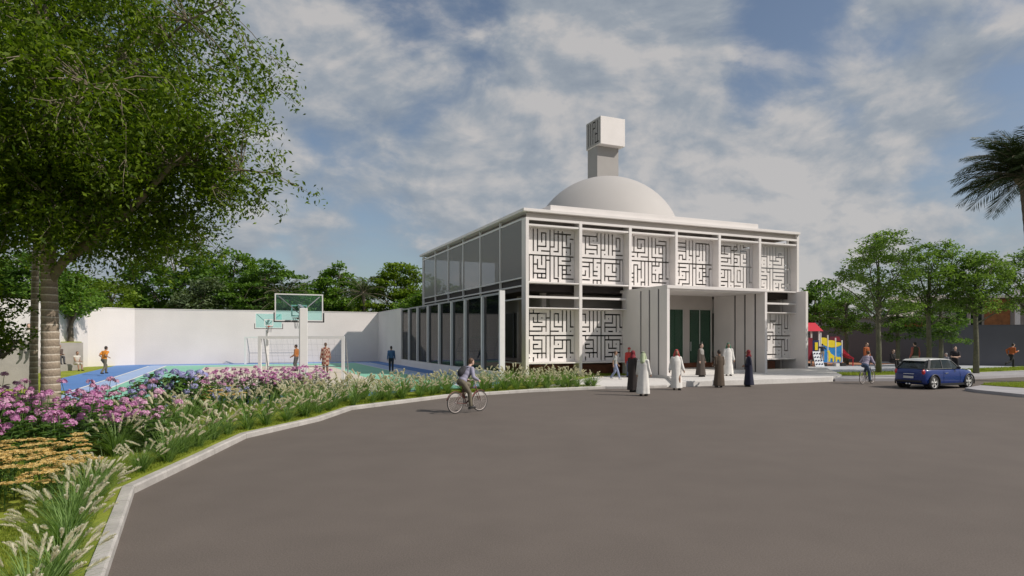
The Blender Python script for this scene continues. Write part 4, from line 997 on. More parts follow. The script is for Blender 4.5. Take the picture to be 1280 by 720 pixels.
# rough grass blades over the lawn strips close to the eye and on the verges
def blades(name, polys, dens, h, seed, z):
    r = np.random.default_rng(seed); P = []
    for poly in polys:
        tri = [(poly[0], poly[i], poly[i+1]) for i in range(1, len(poly)-1)]
        for a, b, c in tri:
            A = abs((b[0]-a[0])*(c[1]-a[1])-(c[0]-a[0])*(b[1]-a[1]))/2; n = int(A*dens)
            u = r.random((n, 2)); s = u.sum(1) > 1; u[s] = 1-u[s]
            P.append(np.array(a)+u[:, :1]*(np.array(b)-np.array(a))+u[:, 1:]*(np.array(c)-np.array(a)))
    P = np.concatenate(P); n = len(P); p = np.c_[P, np.full(n, z)]
    az = r.uniform(0, 6.28, n); d = np.c_[np.cos(az), np.sin(az), np.zeros(n)]; hh = h*r.uniform(.5, 1.3, (n, 1)); s = np.c_[-d[:, 1], d[:, 0], np.zeros(n)]*.0035*(h/.05)
    up = np.array([0, 0, 1.0]); m_ = p + d*hh*.18 + up*hh*.6; t = p + d*hh*.55 + up*hh*.95
    v = np.stack([p-s, p+s, m_+s*.8, m_-s*.8, m_-s*.8, m_+s*.8, t+s*.15, t-s*.15], 1).reshape(-1, 3); f = np.arange(n*8).reshape(-1, 4)
    tagp(link(name, np_mesh(name, v, f, LM['lawnblade'])), kind='stuff')
k1 = inward(K, .31); k2 = inward(K, 1.3); k3 = inward(K, 3.2)
blades('lawn_grass', [[k1[i], k1[i+1], k2[i+1], k2[i]] for i in range(0, 4)], 2600, .05, 61, G)
blades('lawn_grass', [[k1[i], k1[i+1], k2[i+1], k2[i]] for i in range(4, 9)], 900, .06, 62, G)
blades('lawn_grass', [[(-5.6, 5.8), (-11.5, 6.6), (-11.5, 9.2), (-7.2, 9.2)]], 1500, .045, 63, G)
blades('lawn_grass', [[k2[i], k2[i+1], k3[i+1], k3[i]] for i in range(2, 4)], 800, .055, 65, G)
blades('verge_grass', [[vin[i], vin[i+1], vg[i+1], vg[i]] for i in range(0, 4)], 260, .10, 64, .165)
blades('verge_grass', [[tuple(p) for p in ISG[:3]]+[tuple(ISG[3]), tuple(ISG[4]), tuple(ISG[5])]], 500, .09, 66, .165)
blades('lawn_grass', [[bw(16, .3).xy, bw(21, .3).xy, bw(21, .95).xy, bw(16, .95).xy], [bw(-.2, -.5).xy, bw(6.8, -.5).xy, bw(6.8, .95).xy, bw(-.2, .95).xy]], 500, .10, 67, G)
# ------------------------------------------------------------------ people
PENDING = []                       # meshes that still have to be fused (voxel remesh), done in one go at the end
def fuse(name, mb, m, parent, vox=.012, smooth=6, fac=.5):
    o = mb.build(name, m, parent, True, fix=True)
    r = o.modifiers.new('fuse', 'REMESH'); r.mode = 'VOXEL'; r.voxel_size = vox; r.use_smooth_shade = True
    if smooth: k = o.modifiers.new('soft', 'SMOOTH'); k.iterations = smooth; k.factor = fac
    PENDING.append(o); return o
def finish_pending():
    bpy.context.view_layer.update(); dg = bpy.context.evaluated_depsgraph_get(); new = []
    for o in PENDING:
        me = bpy.data.meshes.new_from_object(o.evaluated_get(dg)); me.name = o.name; new.append(me)
    for o, me in zip(PENDING, new):
        mats = list(o.data.materials); o.modifiers.clear(); o.data = me
        if not me.materials:
            for mt in mats: me.materials.append(mt)
    PENDING.clear()
def two_bone(a, t, l1, l2, pole):
    a, t, pole = Vector(a), Vector(t), Vector(pole); d = t-a; L = min(d.length, (l1+l2)*.998); d = d.normalized()
    x = (l1*l1-l2*l2+L*L)/(2*L); h = math.sqrt(max(0, l1*l1-x*x)); p = (pole - d*pole.dot(d))
    p = p.normalized() if p.length > 1e-6 else Vector((0, 1, 0))
    return a+d*x+p*h, a+d*L
CM = {}
def cloth(col, rough=.85, name='cloth'):
    k = tuple(col)
    if k not in CM: CM[k] = mat('fabric', col, rough, .08, 6, .15, 60, fine=.05, fscale=90)
    return CM[k]
def plaid():
    m, nt, p, out = new_mat('plaid_fabric'); N, L = nt.nodes, nt.links
    tc = N.new('ShaderNodeTexCoord'); ck = N.new('ShaderNodeTexChecker'); ck.inputs['Scale'].default_value = 8
    ck.inputs['Color1'].default_value = (.20, .05, .035, 1); ck.inputs['Color2'].default_value = (.40, .29, .22, 1)
    L.new(tc.outputs['Object'], ck.inputs['Vector']); L.new(ck.outputs['Color'], p.inputs['Base Color']); p.inputs['Roughness'].default_value = .9; return m
SKIN = [mat('skin', (.46, .28, .20), .55, .06, 8), mat('skin_tan', (.33, .19, .125), .55, .06, 8), mat('skin_light', (.58, .39, .30), .55, .06, 8)]
HAIR = mat('dark_hair', (.025, .018, .014), .6, .2, 20); HAIR_B = mat('brown_hair', (.10, .055, .03), .6, .2, 20); HAIR_G = mat('grey_hair', (.30, .29, .28), .6, .2, 20)
SHOE = mat('black_leather', (.018, .017, .016), .4, .1, 10); SHOE_W = mat('white_trainer', (.6, .6, .6), .6, .05, 10)
EYE = mat('eye', (.02, .015, .012), .25, 0)
def P0(**k):
    d = dict(P=(0, 0, .93), N=(0, 0, 1.43), H=(0, .035, 1.625), wl=(-.27, .07, .84), wr=(.27, .07, .84), al=(-.10, 0, .085), ar=(.10, 0, .085), kp=(0, 1, .1), ep=(0, -1, -.2), epl=None, epr=None, tl=None, tr=None, fold=False)
    d.update(k); return d
STAND = P0()
WALK = P0(al=(-.09, .30, .09), ar=(.09, -.30, .15), wl=(-.25, -.16, .88), wr=(.25, .24, .90), P=(0, 0, .915))
WALKB = P0(ar=(.09, .26, .09), al=(-.09, -.26, .13), wr=(.25, -.14, .88), wl=(-.25, .2, .88), P=(0, 0, .92))
RUN = P0(P=(0, 0, .93), N=(0, .10, 1.42), H=(0, .17, 1.61), al=(-.09, .26, .16), ar=(.09, -.52, .34), wl=(-.20, -.10, 1.02), wr=(.14, .36, 1.18), ep=(0, -1, -.4), tr=(.09, -.56, .24))
TALK = P0(wl=(-.20, .24, 1.06), wr=(.12, .28, 1.08), ep=(.0, -.6, -1))
SIT = P0(P=(0, -.02, .52), N=(0, .06, 1.02), H=(0, .12, 1.21), al=(-.11, .46, .085), ar=(.11, .46, .085), wl=(-.12, .34, .66), wr=(.10, .36, .66), kp=(0, .3, 1), ep=(0, -.6, -.6))
def person(label, loc, rz, pose, sc=1.0, skin=0, top=None, top_sleeve='long', legs=None, robe=None, robe_w=.27, scarf=None, cap=None, hair=HAIR, hair_long=False, shoe=SHOE, pack=None, vest=None, bag=None, group=None, yaw=0.0, robe_hem=.07, shorts=False):
    r = thing('person', label, 'person', loc, rz, group); r.scale = (sc, sc, sc)
    p = pose; P, N, H = Vector(p['P']), Vector(p['N']), Vector(p['H']); sk = SKIN[skin]; up = (N-P).normalized(); X = Vector((1, 0, 0)); FW = X.cross(up)*-1
    FW = up.cross(X) if up.cross(X).y > 0 else -up.cross(X)
    body = MB(); J = {}
    B = MB()
    rot = Matrix((X, FW, up)).transposed()
    tor = lambda a, rr, mbx, infl=0: mbx.ball(P+(N-P)*a, (rr[0]+infl, rr[1]+infl, rr[2]+infl), 16, 10, 0, rot)
    TOR = [(0.0, (.165, .115, .12)), (.30, (.145, .10, .14)), (.58, (.16, .112, .15)), (.80, (.168, .11, .13))]
    for a, rr in TOR: tor(a, rr, B)
    sh = {}; 
    for s, sd_, w in ((-1, 'l', p['wl']), (1, 'r', p['wr'])):
        S = N + X*s*.175 - up*.045; sh[s] = S; B.capsule(N - up*.02, S, .055, .056)
        e, wv = two_bone(S, w, .295, .255, p['ep'+sd_] or p['ep']); J[s] = (S, e, wv)
        B.capsule(S, e, .050, .040); B.capsule(e, wv, .040, .027)
        d = (wv-e).normalized(); d = (d + Vector((0, .12, 0))).normalized(); sdv = d.cross(Vector((0, 1, 0)) if abs(d.y) < .8 else Vector((0, 0, 1))).normalized()
        if sdv.x*s < 0: sdv = -sdv
        # palm, four unequal curled fingers, thumb from the side of the palm
        nr = d.cross(sdv).normalized()*(1 if d.cross(sdv).x*s < 0 else -1); pc = wv + d*.05; B.capsule(wv, wv+d*.085, .026, .033)
        wid = FW - d*FW.dot(d); wid = wid.normalized() if wid.length > .2 else sdv; inn = -X*s
        for k, (o_, ln) in enumerate(((.030, .070), (.010, .080), (-.010, .074), (-.029, .058))):
            a0 = wv + d*.080 + wid*o_; a1 = a0 + d*ln*.5 + inn*ln*.10; a2 = a1 + d*ln*.38 + inn*ln*.30
            B.capsule(a0, a1, .0105, .0100, 8); B.capsule(a1, a2, .0100, .0085, 8)
        t0 = wv + d*.035 + wid*.028; t1 = t0 + d*.030 + wid*.028 + inn*.008; t2 = t1 + d*.030 + wid*.006 + inn*.012
        B.capsule(t0, t1, .013, .0115, 8); B.capsule(t1, t2, .0115, .0095, 8)
    LG = {}
    for s, sd_, a in ((-1, 'l', p['al']), (1, 'r', p['ar'])):
        hp = P + X*s*.092 - up*.03; kn, an = two_bone(hp, a, .425, .415, p['kp']); LG[s] = (hp, kn, an)
        B.capsule(hp, kn, .083, .056); B.capsule(kn, kn.lerp(an, .35), .054, .056); B.capsule(kn.lerp(an, .35), an, .056, .036)
        t = Vector(p['t'+sd_]) if p['t'+sd_] else an + Vector((s*.02, .15, -.052)); B.capsule(an + Vector((0, -.03, -.045)) if not p['t'+sd_] else an, t, .036, .030)
        LG[s] += (t,)
    B.capsule(N - up*.03, H - Vector((0, .03, .06)), .056, .052)
    Hy = Matrix.Rotation(yaw, 3, 'Z'); hv = lambda x, y, z: H + Hy @ Vector((x, y, z))
    B.ball(H + Vector((0, 0, .012)), (.074, .094, .104), 16, 11, 0, Hy); B.ball(hv(0, .030, -.055), (.055, .066, .062), 14, 9, 0, Hy)
    B.capsule(hv(0, .088, .012), hv(0, .112, -.028), .010, .015, 8); B.capsule(hv(-.022, .088, -.066), hv(.022, .088, -.066), .010, .010, 8)
    for s in (-1, 1): B.ball(hv(s*.076, -.004, -.012), (.012, .022, .032), 8, 7, 0, Hy); B.ball(hv(s*.03, .083, .03), (.022, .012, .008), 8, 6, 0, Hy)
    fuse('body', B, sk, r, .0115, 4)
    ey = MB()
    for s in (-1, 1): ey.ball(hv(s*.030, .0905, .006), (.011, .007, .007), 8, 6)
    ey.build('eyes', EYE, r, True)
    # shoes
    for s in (-1, 1):
        hp, kn, an, t = LG[s]; sb = MB(); heel = an + Vector((0, -.03, -.045)) if not p['tl' if s < 0 else 'tr'] else an
        sb.capsule(heel, t, .044, .040, 12); sb.ball(an, (.046, .050, .05), 12, 8); fuse('shoe', sb, shoe, r, .014, 2)
    infl = .016
    if legs is not None:
        T = MB(); T.ball(P, (.165+infl, .115+infl, .13+infl), 16, 10, 0, rot)
        for s in (-1, 1):
            hp, kn, an, t = LG[s]; T.capsule(hp, kn, .083+infl, .060+infl)
            if shorts: continue
            e = kn.lerp(an, .94); T.capsule(kn, e, .060+infl, .045+infl)
        fuse('shorts' if shorts else 'trousers', T, cloth(legs), r, .016, 4)
    if top is not None:
        T = MB()
        for a, rr in TOR[1:]: tor(a, rr, T, infl+.004)
        T.ball(P + up*.05, (.168+infl, .118+infl, .10), 16, 10, 0, rot)
        for s in (-1, 1):
            S, e, w = J[s]; T.capsule(N - up*.03, S, .060+infl, .062+infl)
            if top_sleeve == 'long': T.capsule(S, e, .055+infl, .047+infl); T.capsule(e, e.lerp(w, .93), .047+infl, .036+infl*.7)
            elif top_sleeve == 'short': T.capsule(S, S.lerp(e, .62), .056+infl, .056+infl)
        fuse('shirt', T, top if not isinstance(top, tuple) else cloth(top), r, .016, 4)
    if vest is not None:
        T = MB()
        for a, rr in TOR[1:]: tor(a, rr, T, infl+.022)
        T.ball(P + up*.06, (.17+infl*2, .12+infl*2, .10), 16, 10, 0, rot); fuse('vest', T, cloth(vest), r, .016, 3)
    if robe is not None:
        T = MB(); n = 30; vs = []; q = random.Random(label)
        f1, f2 = q.uniform(0, 6), q.uniform(0, 6); hem = robe_hem; K_ = 12; mid = (LG[-1][2]+LG[1][2])/2
        for k in range(K_+1):
            u = k/K_; z = N.z + .05 - (N.z + .035 - hem)*u
            if u < .16: w = .085+.12*(u/.16)**.7; dp = .08+.05*(u/.16)
            else:
                v = (u-.16)/.84; w = .205 - .015*math.sin(v*3.14*1.2 if v < .8 else 0) + (robe_w-.205)*v**1.2; dp = .13 + (robe_w*.86-.13)*v**1.1
            cx = N.x*(1-u)+mid.x*u*.6; cy = (N.y*(1-u) + P.y*u*.5 + mid.y*u*.5)
            for j in range(n):
                t = 2*math.pi*j/n; fo = 1 + (.055*math.sin(5*t+f1)+.035*math.sin(9*t+f2))*max(0, u-.25)
                vs.append((cx+w*fo*math.cos(t), cy+dp*fo*math.sin(t), z))
        fs = [(k*n+j, (k+1)*n+j, (k+1)*n+(j+1) % n, k*n+(j+1) % n) for k in range(K_) for j in range(n)] + [tuple(range(n)), tuple(K_*n+j for j in range(n))[::-1]]
        T.add(vs, fs)
        for s in (-1, 1):
            S, e, w = J[s]; T.capsule(N-up*.03, S, .07, .072); T.capsule(S, e, .070, .062); T.capsule(e, e.lerp(w, .92), .062, .060)
        fuse('robe', T, robe if not isinstance(robe, tuple) else cloth(robe), r, .015, 4)
    if scarf is not None:
        col, kind = scarf; T = MB(); T.ball(hv(0, -.022, .030), (.092, .102, .108), 16, 10, 0, Hy)
        if kind == 'ghutra':
            T.capsule(hv(0, -.075, .0), hv(0, -.11, -.26), .075, .10); 
            for s in (-1, 1): T.capsule(hv(s*.075, -.03, .0), hv(s*.12, -.03, -.22), .035, .05)
        else:
            T.capsule(hv(0, -.04, -.06), hv(0, -.05, -.17), .082, .11); T.ball(hv(0, .0, -.17), (.125, .11, .07), 14, 9)
            for s in (-1, 1): T.capsule(hv(s*.070, -.005, .03), hv(s*.055, .03, -.10), .026, .03)
        fuse('headscarf', T, cloth(col), r, .013, 3)
        if kind == 'ghutra': MB().ring(hv(0, -.018, .085), (0, .12, 1), .085, .011, 24, 8).build('head_cord', cloth((.02, .02, .02)), r, True)
    elif cap is not None:
        T = MB(); T.ball(hv(0, -.006, .045), (.086, .104, .085), 16, 9, 0, Hy); T.capsule(hv(-.03, .10, .055), hv(.03, .10, .055), .018, .018); T.capsule(hv(0, .08, .055), hv(0, .15, .045), .03, .02); fuse('cap', T, cloth(cap), r, .013, 2)
    elif hair is not None:
        T = MB(); T.ball(hv(0, -.020, .034), (.083, .094, .098), 16, 10, 0, Hy)
        if hair_long: T.capsule(hv(0, -.06, 0), hv(0, -.08, -.2), .075, .06)
        else: T.ball(hv(0, -.05, -.01), (.072, .06, .075), 12, 8)
        fuse('hair', T, hair, r, .012, 3)
    if pack is not None:
        T = MB(); c = P.lerp(N, .52) - FW*.19; T.ball(c, (.14, .085, .20), 12, 9, 0, rot); T.ball(c - FW*.05 - up*.05, (.10, .06, .11), 12, 8, 0, rot)
        bk = fuse('backpack', T, cloth(pack), r, .016, 3)
        for s in (-1, 1): MB().tube([c+X*s*.09+up*.16, N+X*s*.11+up*.01, N+X*s*.11+FW*.12-up*.12, P.lerp(N, .4)+X*s*.13+FW*.08], .014, 6).build('strap', cloth(pack), bk, True)
    if bag is not None:
        w = J[1][2]; T = MB(); T.ball(w + Vector((0, 0, -.25)), (.05, .15, .16), 12, 9); T.tube([w+Vector((0, .09, -.13)), w+Vector((0, 0, -.02)), w+Vector((0, -.09, -.13))], .01, 6); fuse('handbag', T, cloth(bag), r, .014, 2)
    return r
def face(dx, dy): return math.atan2(dy, dx) - math.pi/2
WH = (.74, .72, .68)
HB = math.atan2(.71, .73) - math.pi/2
# before the entrance
person('man in white robe and green-white headscarf, back turned, nearest the camera', at(804, 25.9), face(.5, .87), P0(wr=(.26, .10, .86)), 1.03, 1, robe=WH, scarf=((.45, .52, .33), 'ghutra'))
person('woman in long black dress and dark red headscarf beside the man in green-white headscarf', at(791, 27.7), face(.75, .66), STAND, 1.04, 1, robe=(.035, .028, .026), robe_w=.25, scarf=((.20, .02, .03), 'hijab'))
person('man in white robe and red headscarf walking towards the camera', at(845.5, 28.8), face(.05, -1), P0(al=(-.08, .12, .085), ar=(.08, -.10, .10), wl=(-.28, .12, .86), wr=(.28, -.05, .86)), 1.05, 1, robe=WH, robe_w=.25, scarf=((.50, .07, .07), 'ghutra'))
person('woman with long dark hair in black and brown dress standing before the glass doors', at(876, 34.0, .27), face(.7, -.7), STAND, 1.03, 2, robe=(.07, .055, .045), robe_w=.30, hair=HAIR, hair_long=True, vest=(.30, .28, .26))
person('woman in brown-black dress seen from behind at the kerb, hair tied up', at(899, 30.2), face(-.1, 1), P0(wl=(-.19, .2, 1.02), wr=(.19, .2, 1.02), ep=(0, -.4, -1)), 1.03, 1, robe=(.09, .065, .045), robe_w=.26, hair=HAIR)
person('man in white robe and green headscarf standing under the entrance box', at(910.5, 34.9, .27), face(-.1, -1), STAND, 1.04, 1, robe=WH, scarf=((.06, .20, .13), 'ghutra'))
person('woman in long navy dress and red headscarf by the right entrance wall', at(936, 30.7), face(-.9, .2), P0(wl=(-.14, .18, 1.0)), 1.02, 1, robe=(.012, .014, .035), robe_w=.27, scarf=((.18, .015, .02), 'hijab'))
person('boy in grey t-shirt and light jeans walking past the lattice screens', at(769, 34.4, G+.01), face(1, -.1), WALKB, .88, 1, top=(.30, .31, .30), top_sleeve='short', legs=(.24, .28, .40), shoe=SHOE_W, hair=HAIR_B)
person('man in red shirt, red cap and jeans at the left wall of the entrance', at(786, 36.2, G+.01), face(.4, -.9), STAND, .98, 1, top=(.42, .035, .03), legs=(.10, .14, .26), cap=(.35, .03, .03))
# in the court
CZ = G+.03
person('man in orange-brown shirt half hidden behind the near basketball pole', at(370.5, 42.4, CZ), face(-1, .2), P0(wl=(-.24, .2, .95)), 1.02, 1, top=(.36, .13, .03), legs=(.09, .09, .09))
person('person in red plaid robe standing inside the goal on the court', at(407, 40.4, CZ), face(-.4, .9), STAND, 1.1, 1, robe=plaid(), robe_w=.215, robe_hem=.42, legs=(.20, .10, .07), hair=HAIR_B)
person('man in blue shirt and dark trousers walking along the blue edge of the court', at(489, 41.2, CZ), face(-.2, 1), WALK, .97, 1, top=(.045, .11, .23), legs=(.02, .025, .04))
person('man in orange t-shirt and grey trousers jogging away on the blue court', at(130, 38.0, CZ), face(.15, 1), P0(**{**RUN, 'ar': (.09, -.3, .16), 'tr': None, 'wl': (-.24, .1, 1.06), 'wr': (.24, .1, 1.06)}), 1.0, 1, top=(.62, .22, .02), top_sleeve='short', legs=(.13, .115, .08))
# playground and street
person('person in orange top standing beyond the cyclist in lilac shirt', at(1083, 44, .14), face(.4, -.9), STAND, 1.08, 2, top=(.38, .10, .03), legs=(.08, .08, .10), hair=HAIR_B, bag=(.22, .08, .32))
person('man in dark vest over red sleeves, back turned, behind the blue car', at(1144, 41, .14), face(-.1, 1), P0(wl=(-.28, .05, .86), wr=(.28, .05, .86)), 1.12, 2, top=(.40, .12, .10), vest=(.055, .06, .04), legs=(.40, .38, .34))
person('man in black t-shirt with folded arms behind the front of the blue car', at(1194, 36.8, .16), face(-.5, -.85), P0(wl=(.02, .24, 1.12), wr=(-.02, .26, 1.08), epl=(-1, -.2, -.4), epr=(1, -.2, -.4)), .98, 2, top=(.022, .02, .024), top_sleeve='short', legs=(.018, .018, .022))
person('child in grey top whose head shows just above the roof of the blue car', at(1183, 36.6, .16), face(-1, 0), STAND, .76, 2, top=(.26, .26, .30), legs=(.1, .1, .13), hair=HAIR_G)
person('jogger in orange shirt and black trousers running along the grey wall', at(1264, 46.0, .14), face(1, .15), RUN, 1.05, 2, top=(.42, .11, .03), legs=(.02, .02, .022))
person('child in dark clothes climbing at the blue play panel', at(1028, 47.6, .62), face(.3, 1), P0(wl=(-.2, .3, 1.45), wr=(.2, .3, 1.3), al=(-.1, .1, .2), epl=(-1, 0, -1), epr=(1, 0, -1)), .74, 2, top=(.03, .04, .07), legs=(.42, .34, .26))
# ------------------------------------------------------------------ bicycles and their riders
def bicycle(label, rear, front, frame_col):
    """local: wheels in the x-z plane, rear axle at x=-.51, front axle at x=.51"""
    rear, front = Vector(rear), Vector(front); d = front-rear
    r = thing('bicycle', label, 'bicycle', ((rear.x+front.x)/2, (rear.y+front.y)/2, 0), math.atan2(d.y, d.x))
    fm = mat('bicycle_paint', frame_col, .35, .03, 5, metal=.2); ch = mat('bicycle_alloy', (.52, .46, .43), .4, 0, metal=.15); rub = M['black']
    tyre = mat('grey_tyre', (.06, .058, .055), .8, .05, 10); Rw = .335
    for x in (-.51, .51):
        w = MB(); w.ring((x, 0, Rw), (0, 1, 0), Rw-.020, .019, 40, 8); wo = w.build('wheel', tyre, r, True)
        rm = MB(); rm.ring((x, 0, Rw), (0, 1, 0), Rw-.045, .011, 40, 6); rm.build('rim', ch, wo, True)
        sp = MB()
        for k in range(24):
            a = 2*math.pi*k/24; s = .03 if k % 2 else -.03; sp.tube([(x+.02*math.cos(a+.5), s, Rw+.02*math.sin(a+.5)), (x+(Rw-.045)*math.cos(a), 0, Rw+(Rw-.045)*math.sin(a))], .0018, 4)
        sp.capsule((x, -.045, Rw), (x, .045, Rw), .018, .018, 8); sp.build('spokes', ch, wo)
    BB = Vector((-.08, 0, .29)); ST = Vector((-.22, 0, .80)); HT = Vector((.33, 0, .80)); HBt = Vector((.37, 0, .66)); RA = Vector((-.51, 0, Rw)); FA = Vector((.51, 0, Rw))
    f = MB()
    for a, b, w in ((BB, ST, .017), (ST.lerp(BB, .12), HT, .016), (BB, HBt, .020), (HT+Vector((-.01, 0, .04)), HBt, .02)): f.tube([a, b], w, 8)
    for s in (-.055, .055):
        f.tube([BB+Vector((0, s*.6, 0)), RA+Vector((0, s, 0))], .010, 6); f.tube([ST.lerp(BB, .15)+Vector((0, s*.4, 0)), RA+Vector((0, s, 0))], .009, 6)
    f.build('frame', fm, r, True)
    k = MB()
    for s in (-.05, .05): k.tube([HBt+Vector((0, s*.6, 0)), HBt+Vector((.03, s, -.06)), FA+Vector((0, s, 0))], [.014, .013, .010], 6)
    k.build('fork', fm, r, True)
    h = MB(); h.tube([HT, HT+Vector((-.03, 0, .20))], .013, 6); c = HT+Vector((-.02, 0, .20)); h.tube([c+Vector((-.12, -.29, .01)), c+Vector((-.02, -.2, .02)), c, c+Vector((-.02, .2, .02)), c+Vector((-.12, .29, .01))], .012, 8); h.build('handlebar', ch, r, True)
    s_ = MB(); s_.tube([ST, ST+Vector((-.03, 0, .12))], .013, 6); s_.ball(ST+Vector((-.07, 0, .15)), (.12, .075, .035), 12, 7); s_.capsule(ST+Vector((-.05, 0, .15)), ST+Vector((.11, 0, .145)), .04, .02); s_.build('saddle', M['black'], r, True)
    cr = MB(); cr.ring(BB+Vector((0, -.05, 0)), (0, 1, 0), .085, .008, 24, 6)
    for sgn in (1, -1):
        e = BB+Vector((.05*sgn, -.085*sgn, -.165*sgn)); cr.tube([BB+Vector((0, -.07*sgn, 0)), e], .011, 6); cr.box(e.x-.045, e.x+.045, min(e.y, e.y-.08*sgn), max(e.y, e.y-.08*sgn), e.z-.012, e.z+.012)
    cr.tube([BB+Vector((0, -.05, .085)), RA+Vector((0, -.05, .035))], .004, 4); cr.tube([BB+Vector((0, -.05, -.085)), RA+Vector((0, -.05, -.035))], .004, 4); cr.build('crank', mat('dark_steel', (.10, .10, .10), .4, 0, metal=.7), r)
    g = MB()
    for x in (-.51, .51):
        pts = [(x+(Rw+.025)*math.cos(a), 0, Rw+(Rw+.025)*math.sin(a)) for a in np.linspace(R(20 if x < 0 else 55), R(165 if x < 0 else 150), 12)]; g.tube(pts, .014, 6)
    g.build('mudguard', fm, r, True); return r
def rider(label, bike, sc, **kw):
    """feet on the pedals, hands on the grips (bike local x forward = person +y)"""
    pose = P0(P=(0, -.26, .99), N=(0, .05, 1.43), H=(0, .15, 1.61), al=(-.125, -.09, .535), ar=(.125, .02, .215), wl=(-.28, .19, 1.04), wr=(.28, .19, 1.04), kp=(0, 1, .5), ep=(0, -.5, -1), epl=(-.6, -.3, -1), epr=(.6, -.3, -1))
    kw.setdefault('yaw', 0); return person(label, bike.location, bike.rotation_euler.z - math.pi/2, pose, sc, **kw)
b1 = bicycle('reddish-brown bicycle ridden on the road in front of the grass hedge', (-1.79, 19.8), (-1.03, 20.55), (.16, .055, .045))
rider('cyclist with dark backpack, lilac-grey sweater and olive trousers on the nearer bicycle', b1, 1.0, skin=2, top=(.30, .29, .38), legs=(.16, .14, .10), pack=(.035, .035, .04), hair=HAIR_B, shoe=SHOE)
b2 = bicycle('bicycle ridden towards the blue car on the far side of the road', (17.85, 32.2), (18.70, 32.82), (.045, .045, .05))
rider('cyclist in lilac shirt and jeans riding just left of the blue car', b2, .98, skin=2, top=(.33, .29, .37), legs=(.08, .12, .20), hair=HAIR_B)

